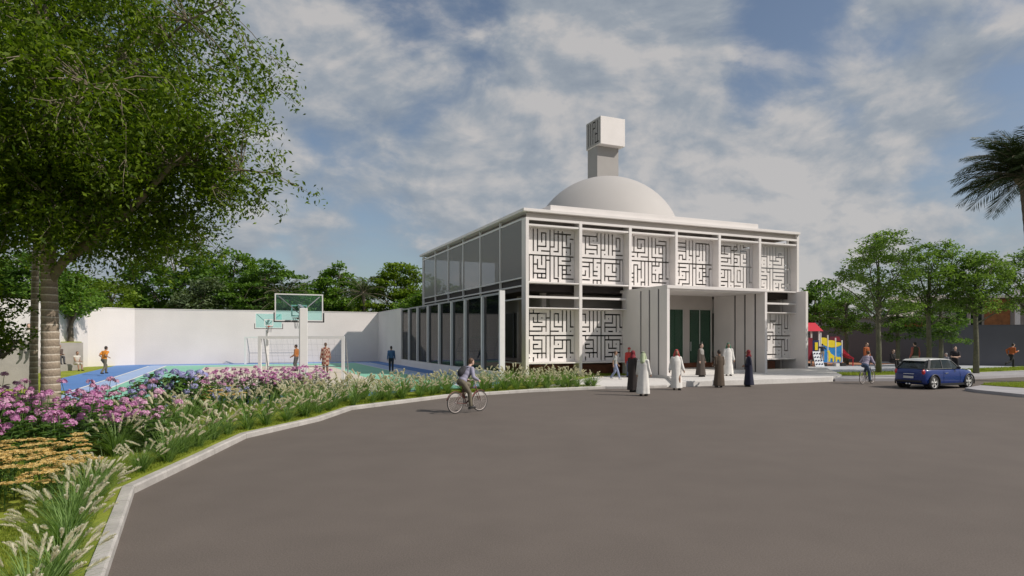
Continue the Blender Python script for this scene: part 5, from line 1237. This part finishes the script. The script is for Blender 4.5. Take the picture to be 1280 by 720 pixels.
# ------------------------------------------------------------------ the blue car
def hatchback():
    rr, fr_ = Vector((19.35, 28.95)), Vector((21.7, 29.95)); d = (fr_-rr).normalized(); ax = math.atan2(d.y, d.x)
    nrm = Vector((-d.y, d.x)); org = rr + nrm*.80                     # rear axle centre (right wheels face the camera)
    r = thing('hatchback_car', 'small blue hatchback car with white roof, seen from its rear right', 'car', (org.x, org.y, 0), ax)
    paint = mat('blue_car_paint', (.004, .026, .165), .3, .02, 2, coat=.55, spec=.4); white = mat('white_car_paint', (.74, .74, .73), .3, .02, 2, coat=.8)
    blk = mat('black_trim', (.018, .018, .02), .45, 0); gls = glass_mat('car_glass', (.012, .025, .02), .55); chrome = mat('car_chrome', (.7, .7, .7), .15, 0, metal=1.0)
    # x: rear axle 0, front axle 2.47; rear end -.60, nose 3.05; y: left +, right -
    # lower body: closed cross-sections
    XS = [-.60, -.565, -.45, -.2, .2, .7, 1.2, 1.7, 2.0, 2.3, 2.6, 2.85, 3.0, 3.06]
    HW = [.60, .70, .77, .815, .83, .835, .835, .83, .825, .82, .79, .72, .60, .44]
    ZT = [.74, .90, .955, .965, .96, .95, .94, .93, .925, .90, .865, .80, .72, .60]
    ZB = [.34, .27, .22, .19, .17, .17, .17, .17, .17, .17, .18, .20, .24, .32]
    n = 18; vs = []; fs = []
    for x, w, zt, zb in zip(XS, HW, ZT, ZB):
        h = zt-zb
        half = [(0, zb), (w*.6, zb), (w*.90, zb+.02*h), (w*.975, zb+.12*h), (w, zb+.35*h), (w*1.0, zb+.58*h), (w*.985, zb+.78*h), (w*.94, zb+.92*h), (w*.84, zt-.005*h), (0, zt+.02)]
        ring = [( y, z) for y, z in half] + [(-y, z) for y, z in half[-2:0:-1]]
        for y, z in ring: vs.append((x, y, z))
    n = len(ring)
    for i in range(len(XS)-1):
        for j in range(n): fs.append((i*n+j, (i+1)*n+j, (i+1)*n+(j+1) % n, i*n+(j+1) % n))
    fs += [tuple(range(n)), tuple((len(XS)-1)*n+j for j in range(n))[::-1]]
    bm_ = MB(); bm_.add(vs, fs); body = bm_.build('body', [paint, blk], r, True, fix=True)
    cut = MB()
    for x in (0, 2.47):
        for s in (-1, 1): cut.tube([(x, s*.56, .315), (x, s*.95, .315)], .345, 32)
    co = cut.build('wheel_arch_cutter', blk, r, fix=True)
    sub = body.modifiers.new('round', 'SUBSURF'); sub.levels = sub.render_levels = 2
    bo = body.modifiers.new('arches', 'BOOLEAN'); bo.object = co; bo.operation = 'DIFFERENCE'; bo.solver = 'EXACT'
    CUTTERS.append(co); PENDING.append(body)
    # glasshouse: window band and roof
    belt = [(-.52, .62), (-.40, .72), (-.08, .765), (.6, .775), (1.3, .765), (1.92, .71), (2.08, .60)]
    roof = [(-.14, .50, 1.31), (-.07, .555, 1.345), (.2, .585, 1.37), (.7, .60, 1.38), (1.25, .585, 1.365), (1.53, .54, 1.325), (1.60, .46, 1.305)]
    gv = MB(); m7 = len(belt)
    for s in (-1, 1):
        vs = [(x, s*y, .935) for x, y in belt] + [(x, s*y, z) for x, y, z in roof]
        fs = [(i, i+1, m7+i+1, m7+i) if s < 0 else (i+1, i, m7+i, m7+i+1) for i in range(m7-1)]
        gv.add(vs, fs)
    gv.add([(-.52, -.62, .935), (-.52, .62, .935), (-.14, .50, 1.31), (-.14, -.50, 1.31)], [(0, 3, 2, 1)]); gv.add([(2.08, -.60, .93), (2.08, .60, .93), (1.60, .46, 1.305), (1.60, -.46, 1.305)], [(0, 1, 2, 3)])
    gv.build('windows', gls, r)
    rf = MB(); vs = []; rows = []
    for x, y, z in roof:
        for k in range(9):
            u = -1+2*k/8; vs.append((x, (y+.018)*u, z + .045*(1-u*u)+.004))
    for x, y, z in roof:
        for k in range(9):
            u = -1+2*k/8; vs.append((x, (y+.018)*u, z - .022))
    L9 = len(roof)*9; fs = []
    for i in range(len(roof)-1):
        for k in range(8):
            a = i*9+k; fs.append((a, a+1, a+10, a+9)); fs.append((L9+a, L9+a+9, L9+a+10, L9+a+1))
    for i in range(len(roof)-1):
        for k in (0, 8):
            a = i*9+k; fs.append((a, a+9, L9+a+9, L9+a) if k == 0 else (a, L9+a, L9+a+9, a+9))
    for k in range(8):
        fs.append((k, L9+k, L9+k+1, k+1)); a = (len(roof)-1)*9+k; fs.append((a, a+1, L9+a+1, L9+a))
    rf.add(vs, fs); rf.build('roof', white, r, True, fix=True)
    sp = MB(); sp.xprism([(-.27, 1.295), (-.27, 1.315), (-.05, 1.372), (-.05, 1.335)], -.53, .53, 0, lambda u, v, w: (u, w, v)); sp.build('roof_spoiler', white, r, fix=True)
    pl = MB()
    for s in (-1, 1):
        for i, w in ((1, .085), (3, .05), (5, .05)):
            (bx, by), (rx, ry, rz) = belt[i], roof[i]; 
            if i == 1: bx, by, rx, ry, rz = -.33, .745, .0, .575, 1.352
            pl.bar((bx, s*(by+.004), .94), (rx, s*(ry+.006), rz), .020, w*1.6 if i == 1 else w, up=(1, 0, 0))
        pl.bar((-.51, s*.64, .94), (-.14, s*.52, 1.31), .06, .06); pl.bar((2.06, s*.62, .94), (1.60, s*.48, 1.305), .045, .045)
    pl.build('pillars', blk, r)
    bl = MB()
    for s in (-1, 1):
        for i in range(m7-1): bl.bar((belt[i][0], s*(belt[i][1]+.008), .945), (belt[i+1][0], s*(belt[i+1][1]+.008), .945), .018, .022)
    bl.build('belt_trim', chrome, r)
    for x in (0, 2.47):
        for s in (-1, 1):
            t = MB(); prof = [(.235, .09), (.275, .098), (.298, .085), (.303, .0), (.298, -.085), (.275, -.098), (.235, -.09)]; nn = 36; vs = []; fs = []
            for j in range(nn):
                a = 2*math.pi*j/nn
                for rr_, yy in prof: vs.append((x+rr_*math.cos(a), s*.735+yy*s, .303+rr_*math.sin(a)))
            for j in range(nn):
                for k in range(len(prof)-1): fs.append((j*7+k, j*7+k+1, ((j+1) % nn)*7+k+1, ((j+1) % nn)*7+k))
            t.add(vs, fs); wh = t.build('wheel', blk, r, True, fix=True)
            rim = MB(); rim.ring((x, s*.80, .303), (0, 1, 0), .222, .016, 36, 8); rim.capsule((x, s*.77, .303), (x, s*.818, .303), .05, .04, 12)
            for k in range(5):
                a = 2*math.pi*k/5+.3; c = Vector((math.cos(a), 0, math.sin(a))); o2 = Vector((-math.sin(a), 0, math.cos(a))); b0 = Vector((x, s*.81, .303)); b1 = b0 + Vector((0, -s*.015, 0))
                vs = [b0+c*.03-o2*.03, b0+c*.03+o2*.03, b1+c*.225+o2*.060, b1+c*.225-o2*.060]; back = [v+Vector((0, -s*.03, 0)) for v in vs]
                rim.add(vs+back, [(0, 1, 2, 3), (4, 7, 6, 5), (0, 4, 5, 1), (1, 5, 6, 2), (2, 6, 7, 3), (3, 7, 4, 0)])
            rim.build('rim', mat('alloy_rim', (.62, .61, .59), .35, .02, 5, metal=.4) if 'alloy' not in CM else CM['alloy'], wh, fix=True)
            MB().tube([(x, s*.60, .303), (x, s*.72, .303)], .16, 20).build('brake_disc', mat('brake_steel', (.12, .12, .12), .5, 0, metal=.6), wh)
            ar = MB(); pts = [(x+.362*math.cos(a), s*.828, .315+.362*math.sin(a)) for a in np.linspace(R(-18), R(198), 20)]; ar.tube(pts, .030, 8); ar.build('wheel_arch', blk, r, True)
            MB().tube([(x, s*.50, .315), (x, s*.56, .315)], .342, 24).build('wheel_well', blk, r)
    sk = MB(); sk.box(.36, 2.12, -.838, -.79, .17, .27); sk.box(.36, 2.12, .79, .838, .17, .27); sk.build('sill_trim', blk, r)
    bp = MB()
    for z0, z1, xx in ((.30, .40, -.615),): bp.xprism([(-.58, z0), (-.622, z0+.03), (-.622, z1), (-.58, z1+.02)], -.60, .60, 0, lambda u, v, w: (u, w, v))
    bp.build('bumper_trim', blk, r, fix=True)
    for s in (-1, 1):
        l = MB(); l.ball((-.535, s*.655, .80), (.075, .075, .125), 14, 10); l.build('tail_light', mat('tail_light_red', (.55, .012, .02), .2, 0, coat=1), r, True)
        h = MB(); h.ball((2.84, s*.56, .74), (.11, .11, .12), 14, 10); h.build('headlight', mat('headlight_glass', (.6, .62, .64), .1, 0, coat=1), r, True)
        mr = MB(); mr.ball((1.58, s*.90, .985), (.06, .09, .065), 12, 8); mr.capsule((1.60, s*.77, .955), (1.58, s*.86, .97), .02, .02, 6); mr.build('door_mirror', blk, r, True)
        dl = MB(); dl.tube([(.62, s*.842, .30), (.60, s*.846, .60), (.66, s*.815, .92)], .005, 4); dl.tube([(1.78, s*.838, .30), (1.80, s*.842, .60), (1.76, s*.81, .92)], .005, 4); dl.build('door_seam', blk, r)
        MB().capsule((.72, s*.848, .74), (.90, s*.848, .745), .016, .016, 8).build('door_handle', chrome, r, True)
        MB().tube([(-.57, s*.07, .235), (-.68, s*.07, .235)], .045, 14).build('exhaust_pipe', chrome, r, True)
    MB().box(-.632, -.620, -.24, .24, .50, .60).build('number_plate', mat('plate_white', (.62, .62, .60), .5, .02, 20), r)
    MB().capsule((-.600, -.24, .70), (-.600, .24, .70), .022, .022, 8).build('hatch_handle', chrome, r, True)
    MB().bar((-.475, -.35, 1.0), (-.44, .15, 1.03), .012, .02).build('rear_wiper', blk, r)
    it = MB(); 
    for x0, ys_ in ((.95, (-.36, .36)), (.15, (-.3, .3))):
        for y in ys_: it.ball((x0, y, .86), (.09, .20, .24), 12, 8); it.ball((x0-.04, y, 1.14), (.05, .11, .08), 10, 7)
    it.build('seats', mat('seat_fabric', (.03, .03, .032), .9, 0), r, True)
CUTTERS = []
hatchback()

# ------------------------------------------------------------------ court equipment
ZC = G+.03
def frame_quad(mb, y, x0, x1, z0, z1, w, th=.04):
    mb.box(x0, x1, y, y+th, z0, z0+w); mb.box(x0, x1, y, y+th, z1-w, z1); mb.box(x0, x0+w, y, y+th, z0+w, z1-w); mb.box(x1-w, x1, y, y+th, z0+w, z1-w)
def hoop(label, loc, rz, pole_w, back=1.1):
    """local: board faces -y; pole behind it"""
    r = thing('basketball_hoop', label, 'basketball hoop', loc, rz)
    bg = glass_mat('mint_backboard_glass', (.25, .55, .44), .035, .05)
    bd = MB().box(-.90, .90, .0, .022, 2.93, 3.98).build('backboard', bg, r)
    f = MB(); frame_quad(f, -.01, -.92, .92, 2.91, 4.0, .045, .045); f.build('board_frame', M['steel'], bd)
    bk = MB(); bk.box(-.94, .94, -.018, .05, 2.865, 2.908); bk.box(-.965, -.922, -.018, .05, 2.865, 3.25); bk.box(.922, .965, -.018, .05, 2.865, 3.25); bk.build('edge_padding', M['black'], bd)
    s = MB(); frame_quad(s, -.016, -.30, .30, 3.10, 3.56, .045, .012); s.build('target_square', M['steel'], bd)
    rg = MB(); rg.ring((0, -.40, 3.05), (0, 0, 1), .23, .012, 28, 8); rg.box(-.08, .08, -.18, -.012, 3.0, 3.06); ro = rg.build('rim', mat('orange_rim', (.55, .07, .03), .4, .03, 5), r)
    nt = MB()
    for k in range(12):
        a = 2*math.pi*k/12
        for dd in (.26, -.26): nt.tube([(.22*math.cos(a), -.40+.22*math.sin(a), 3.04), (.16*math.cos(a+dd), -.40+.16*math.sin(a+dd), 2.82), (.13*math.cos(a+2*dd), -.40+.13*math.sin(a+2*dd), 2.62)], .004, 3)
    nt.build('net', M['net'], ro)
    pl = MB(); pw = pole_w/2
    pl.box(-pw, pw, back-pw, back+pw, -.05, 3.35); pl.build('pole', M['steel'], r, bevel=.02)
    am = MB(); am.bar((0, back, 3.30), (0, .03, 3.52), .12, .14); am.bar((0, back, 2.55), (0, .05, 3.12), .08, .08)
    for s_ in (-1, 1): am.bar((0, .25, 3.2), (s_*.78, .03, 3.9), .035, .035)
    am.build('arm', M['greysteel'], r); return r
hoop('near basketball hoop on thick white pole, seen from behind its clear mint board', at(374, 25.3, ZC), BA+math.pi, .29, 1.75)
hoop('far basketball hoop with mint board on a cranked pole before the cream wall', at(336, 45.5, ZC), BA+.05, .22)
def goal(label, loc, rz, w, d=1.1, h=2.32, th=.10):
    r = thing('football_goal', label, 'goal', loc, rz); f = MB()
    f.box(-w/2-th/2, -w/2+th/2, -th/2, th/2, -.05, h); f.box(w/2-th/2, w/2+th/2, -th/2, th/2, -.05, h); f.box(-w/2+th/2, w/2-th/2, -th/2, th/2, h-th, h); f.build('front_frame', M['steel'], r)
    b = MB()
    for s in (-1, 1): b.tube([(s*w/2, .05, h-.05), (s*w/2, .55, h-.12), (s*w/2, d, .9), (s*w/2, d, 0)], .028, 8); b.tube([(s*w/2, .05, .03), (s*w/2, d, .03)], .024, 6)
    b.tube([(-w/2, d, .03), (w/2, d, .03)], .024, 6); b.tube([(-w/2, d, .9), (w/2, d, .9)], .022, 6); b.build('back_frame', M['greysteel'], r)
    nt = MB(); k = .26; n = int(w/k)
    prof = [(.05, h-.05), (.55, h-.12), (d, .9), (d, .03)]
    for i in range(n+1): x = -w/2+w*i/n; nt.tube([(x, y, z) for y, z in prof], .0035, 3)
    for a, b_ in zip(prof[:-1], prof[1:]):
        L_ = math.hypot(b_[0]-a[0], b_[1]-a[1]); m_ = max(1, int(L_/k))
        for j in range(m_): u = j/m_; y, z = a[0]+(b_[0]-a[0])*u, a[1]+(b_[1]-a[1])*u; nt.tube([(-w/2, y, z), (w/2, y, z)], .0035, 3)
    for s in (-1, 1):
        for j in range(1, 9):
            z = h*j/9-.1; ym = .55+(d-.55)*(h-.12-z)/(h-1.02) if z > .9 else d; nt.tube([(s*w/2, .05, z), (s*w/2, max(.1, min(d, ym)), z)], .0035, 3)
        for j in range(1, 5): y = d*j/5; zt = h-.1 if y < .55 else h-.12-(y-.55)/(d-.55)*(h-1.02); nt.tube([(s*w/2, y, 0), (s*w/2, y, zt)], .0035, 3)
    nt.build('net', M['net'], r); return r
goal('nearer white football goal frame at the edge of the court', ((at(326, 28.3).x+at(428, 28.3).x)/2, 28.3, ZC), .06, 3.66, 1.1, th=.125)
goal('far white football goal close to the long cream wall', ((at(307, 54.0).x+at(377, 54.0).x)/2, 54.0, ZC), .15, 4.6, 1.3, th=.13)

# ------------------------------------------------------------------ terraces
def block(name, label, cat, p, q, dep, z1, m, top=None, z0=-.05):
    p, q = Vector(p).to_3d(), Vector(q).to_3d(); d = q-p
    r = thing(name, label, cat, p, math.atan2(d.y, d.x)); L_ = d.length
    MB().box(0, L_, 0, dep, z0, z1).build('block', m, r, bevel=.015)
    if top: MB().box(.08, L_-.08, .08, dep-.08, z1+.002, z1+.06).build('planting', top, r)
    return r
block('stone_planter', 'tall concrete planter wall at the left edge of the view', 'planter', at(-90, 26.4).xy, at(39, 28.4).xy, 3.2, 2.12, M['concrete'], M['lawn'])
block('stone_planter', 'stone planter with the round-headed tree, above the seated man', 'planter', at(73, 44.6).xy, at(104, 45.6).xy, 2.6, 2.02, M['steps'], M['lawn'])
st = thing('stone_terrace', 'broad stone seating steps between the two planters, behind the ringed trunk', 'steps', at(38.5, 39.8, 0), math.atan2(at(97, 44.2).y-at(38.5, 39.8).y, at(97, 44.2).x-at(38.5, 39.8).x))
Lst = (at(97, 44.2).xy-at(38.5, 39.8).xy).length
for k in range(3): MB().box(0, Lst-(0 if k == 0 else .9*k), .85*k, 3.4, -.05 if k == 0 else .45*k+.102-.1, .45*(k+1)+.1).build('step', M['steps'], st, bevel=.012)
sdir = (at(97, 44.2)-at(38.5, 39.8)).normalized(); snrm = Vector((-sdir.y, sdir.x, 0))
def on_steps(px, row):
    p = at(px, 43, 0); a = at(38.5, 39.8); s = (p-a).dot(sdir); return a + sdir*s + snrm*(.85*row+.30) + Vector((0, 0, .45*(row)+.1))
person('man in pale sleeveless top sitting on the lowest terrace step', at(95.5, 43.2, .08), face(.9, -.45), P0(**{**SIT, 'P': (0, -.02, .55)}), 1.02, 1, top=(.58, .54, .48), top_sleeve='none', legs=(.50, .46, .40), shorts=True, hair=HAIR_B)
person('person in dark clothes sitting on the middle step, mostly hidden by the ringed trunk', at(73.5, 43.2, .55), face(.9, -.45), SIT, 1.0, 1, top=(.10, .07, .06), legs=(.06, .06, .07))
person('person in white shirt sitting high on the edge of the tall concrete planter', at(36, 28.5, 1.68), face(.6, -.8), P0(**{**SIT, 'wl': (-.2, .3, .55)}), 1.0, 2, top=(.60, .57, .54), legs=(.30, .28, .26), hair=HAIR_B)

# ------------------------------------------------------------------ walls and houses on the right
wall('boundary_wall', 'dark grey wall behind the play area, left stretch', at(985, 63).xy, at(1190, 51.2).xy, 3.22, .25, M['greywall'])
wall('boundary_wall', 'dark grey wall behind the jogger, right stretch, slightly taller', at(1190.3, 51.0).xy, at(1330, 48.2).xy, 3.32, .25, M['greywall'])
hs = thing('house', 'pale grey flat-roofed house behind the grey wall and the street trees', 'house', at(1100, 72, 0), -.25)
MB().box(-7, 7, 0, 8, 0, 4.6).build('house_wall', M['farwall'], hs); MB().box(-7.3, 7.3, -.3, 8.3, 4.6, 4.85).build('roof', M['white'], hs)
for x in (-4, 0, 4):
    w = MB().box(x-.7, x+.7, -.02, .05, 1.4, 3.0).build('window', gdark, hs); MB().box(x-.78, x+.78, -.06, -.025, 1.3, 1.39).build('sill', M['white'], w)
h2 = thing('house', 'house with tiled roof, orange-brown cladding and white post at the right edge', 'house', at(1235, 62, 0), -.55)
MB().box(-3.5, 8, 0, 9, 0, 6.2).build('house_wall', M['concrete'], h2)
rfm = MB(); rfm.xprism([(-1.2, 4.4), (-1.2, 4.55), (4.2, 6.9), (9.6, 4.6), (9.6, 4.4)], -8.5, -2.6, 0, lambda u, v, w: (w, u, v)); rfm.build('roof', M['tile'], h2, fix=True)
MB().box(-8.2, -3.52, .3, 8.5, 0, 4.35).build('wing', M['concrete'], h2); MB().box(-7.0, -4.4, .18, .28, 3.1, 3.9).build('shutter', M['wood'], h2)
for a, b in ((-.3, 1.7), (2.9, 4.6)): MB().box(a, b, -.14, -.02, 3.2, 6.1).build('cladding_panel', M['wood'], h2)
MB().box(1.95, 2.35, -1.1, -.7, 0, 7.4).build('post', M['white'], h2); MB().box(-3.7, 8.2, -1.3, 9.2, 6.2, 6.45).build('roof_slab', M['white'], h2)
for a in (-2.6, -1.4): 
    w = MB().box(a, a+.9, -.05, .05, 3.2, 5.6).build('window', gdark, h2); MB().box(a-.06, a, -.08, .0, 3.1, 5.7).build('window_frame', M['white'], w)

# ------------------------------------------------------------------ play tower, bench
def play():
    o = at(1038, 49.2, .15); r = thing('play_tower', 'red, yellow and blue play tower with slide, climbing board and animal panel', 'playground', o, math.radians(8))
    # local: x right, y away; panel from -0.85 to .95
    pst = MB()
    for x in (-2.0, -.95): 
        for y in (0, 1.0): pst.box(x-.05, x+.05, y-.05, y+.05, 0, 2.85)
    pst.build('posts', M['steel'], r)
    rf = MB(); rf.xprism([(-2.2, 2.78), (-1.82, 3.42), (-1.10, 3.42), (-.72, 2.78)], -.2, 1.2, 0, lambda u, v, w: (u, w, v))
    rf = MB(); rf.add([(-2.15, -.25, 2.72), (-.75, -.25, 2.72), (-.95, .5, 3.38), (-1.95, .5, 3.38), (-2.15, 1.25, 2.72), (-.75, 1.25, 2.72)], [(0, 1, 2, 3), (4, 3, 2, 5), (0, 3, 4), (1, 5, 2), (0, 4, 5, 1)]); rf.build('roof', M['red'], r, fix=True)
    MB().box(-2.0, .95, 0.05, 1.0, .95, 1.03).build('deck', M['palegrey'], r)
    MB().box(-1.9, -1.55, -.06, -.01, .5, 2.2).build('red_panel', M['darkred'], r); MB().box(-1.52, -1.02, -.06, -.01, 1.05, 2.0).build('navy_panel', M['navy'], r); MB().box(-1.36, -1.12, -.10, -.062, 1.25, 1.85).build('window_board', M['yellow'], r)
    cb = MB(); cb.add([(-1.75, -.75, .0), (-1.0, -.75, .0), (-.88, -.07, 1.15), (-1.55, -.07, 1.15)], [(0, 1, 2, 3)]); cb.add([(-1.75, -.69, -.04), (-1.0, -.69, -.04), (-.88, -.02, 1.11), (-1.55, -.02, 1.11)], [(0, 3, 2, 1)]); cbo = cb.build('climbing_board', M['palegrey'], r)
    hd = MB()
    for i in range(3):
        for j in range(4): u = .2+.3*i; v = .15+.23*j; hd.ball((-1.75+.75*u+.16*v, -.78+.68*v, .03+1.15*v), (.06, .05, .06), 8, 6)
    hd.build('climbing_hold', M['navy'], cbo, True)
    # curved panel: yellow above, blue below, with flat yellow animals
    def yb(x): return 1.42 + .26*((x-.15)/.85)**2
    xs = np.linspace(-.82, .95, 15); bl = [(x, yb(x)) for x in xs]
    b = MB(); b.xprism([(xs[-1], .28)] + bl[::-1] + [(xs[0], .28)], -.06, -.01, 0, lambda u, v, w: (u, w, v)); bo = b.build('blue_panel', M['blue'], r, fix=True)
    y = MB()
    for a, c, zt in ((-.80, -.28, 2.22), (-.22, .38, 2.02), (.44, .92, 1.86)): y.xprism([(a, yb(a)+.03), ((a+c)/2, yb((a+c)/2)+.03), (c, yb(c)+.03), (c, zt-.06), ((a+c)/2, zt), (a, zt)], -.05, -.01, 0, lambda u, v, w: (u, w, v))
    y.build('yellow_panel', M['yellow'], r, fix=True)
    pk = MB()
    for x, z in ((-.25, 2.42), (.41, 2.2), (.95, 2.02), (-.84, 2.6)): pk.box(x-.035, x+.035, -.07, .0, .3, z)
    pk.build('pickets', M['steel'], r)
    an = MB(); an.xprism([(-.20, .34), (-.08, .34), (-.05, .62), (.12, .62), (.14, .34), (.26, .34), (.28, .80), (.02, .96), (-.10, 1.12), (-.12, 1.22), (-.22, 1.24), (-.34, 1.14), (-.24, 1.08), (-.22, .9)], -.085, -.062, 0, lambda u, v, w: (u, w, v))
    an.xprism([(.42, .34), (.50, .34), (.52, .52), (.70, .52), (.72, .34), (.80, .34), (.82, .66), (.74, .72), (.52, .70), (.44, .80), (.36, .70)], -.085, -.062, 0, lambda u, v, w: (u, w, v)); an.build('animal_board', M['yellow'], bo, fix=True)
    MB().xprism([(.55, 1.95), (.75, 2.3), (1.1, 2.3), (1.25, 1.95)], .5, 1.1, 0, lambda u, v, w: (u, w, v)).build('slide_hood', M['darkred'], r, fix=True)
    sl_ = MB(); pts = [(.97, 1.38), (1.15, 1.34), (1.75, .78), (2.05, .62), (2.05, .55), (1.74, .70), (1.12, 1.02), (.97, 1.02)]
    sl_.xprism(pts, .05, .12, 0, lambda u, v, w: (u, w, v)); sl_.xprism(pts, .70, .77, 0, lambda u, v, w: (u, w, v)); sl_.xprism([(.97, 1.06), (1.12, 1.04), (1.74, .66), (2.05, .56), (2.05, .53), (1.72, .60), (1.1, .98), (.97, 1.0)], .12, .70, 0, lambda u, v, w: (u, w, v)); sl_.box(1.98, 2.04, .1, .16, -.1, .55); sl_.build('slide', M['red'], r, fix=True)
    for x in (-1.95, -.55, 1.05): MB().box(x-.18, x+.22, -.1, .4, -.14, .24).build('black_footing', M['black'], r)
    for x in (-.85, .52): MB().box(x-.14, x+.16, -.16, .3, -.14, .22).build('white_footing', M['steel'], r)
play()
bn = thing('bench', 'low dark bench on the footpath with the seated woman', 'bench', at(1112, 46.5, .14), -.2)
MB().box(-1.1, 1.1, -.22, .22, .36, .44).build('seat', M['greysteel'], bn)
for x in (-.9, .9): MB().box(x-.05, x+.05, -.2, .2, -.02, .358).build('leg', M['greysteel'], bn)
person('woman in black sitting on the dark bench by the footpath', at(1115, 46.3, .10), face(.25, -.95), P0(**{**SIT, 'P': (0, -.02, .55)}), 1.05, 2, top=(.02, .018, .02), legs=(.02, .018, .02), hair=HAIR_B, hair_long=True)
finish_pending()
for c in CUTTERS: bpy.data.objects.remove(c, do_unlink=True)
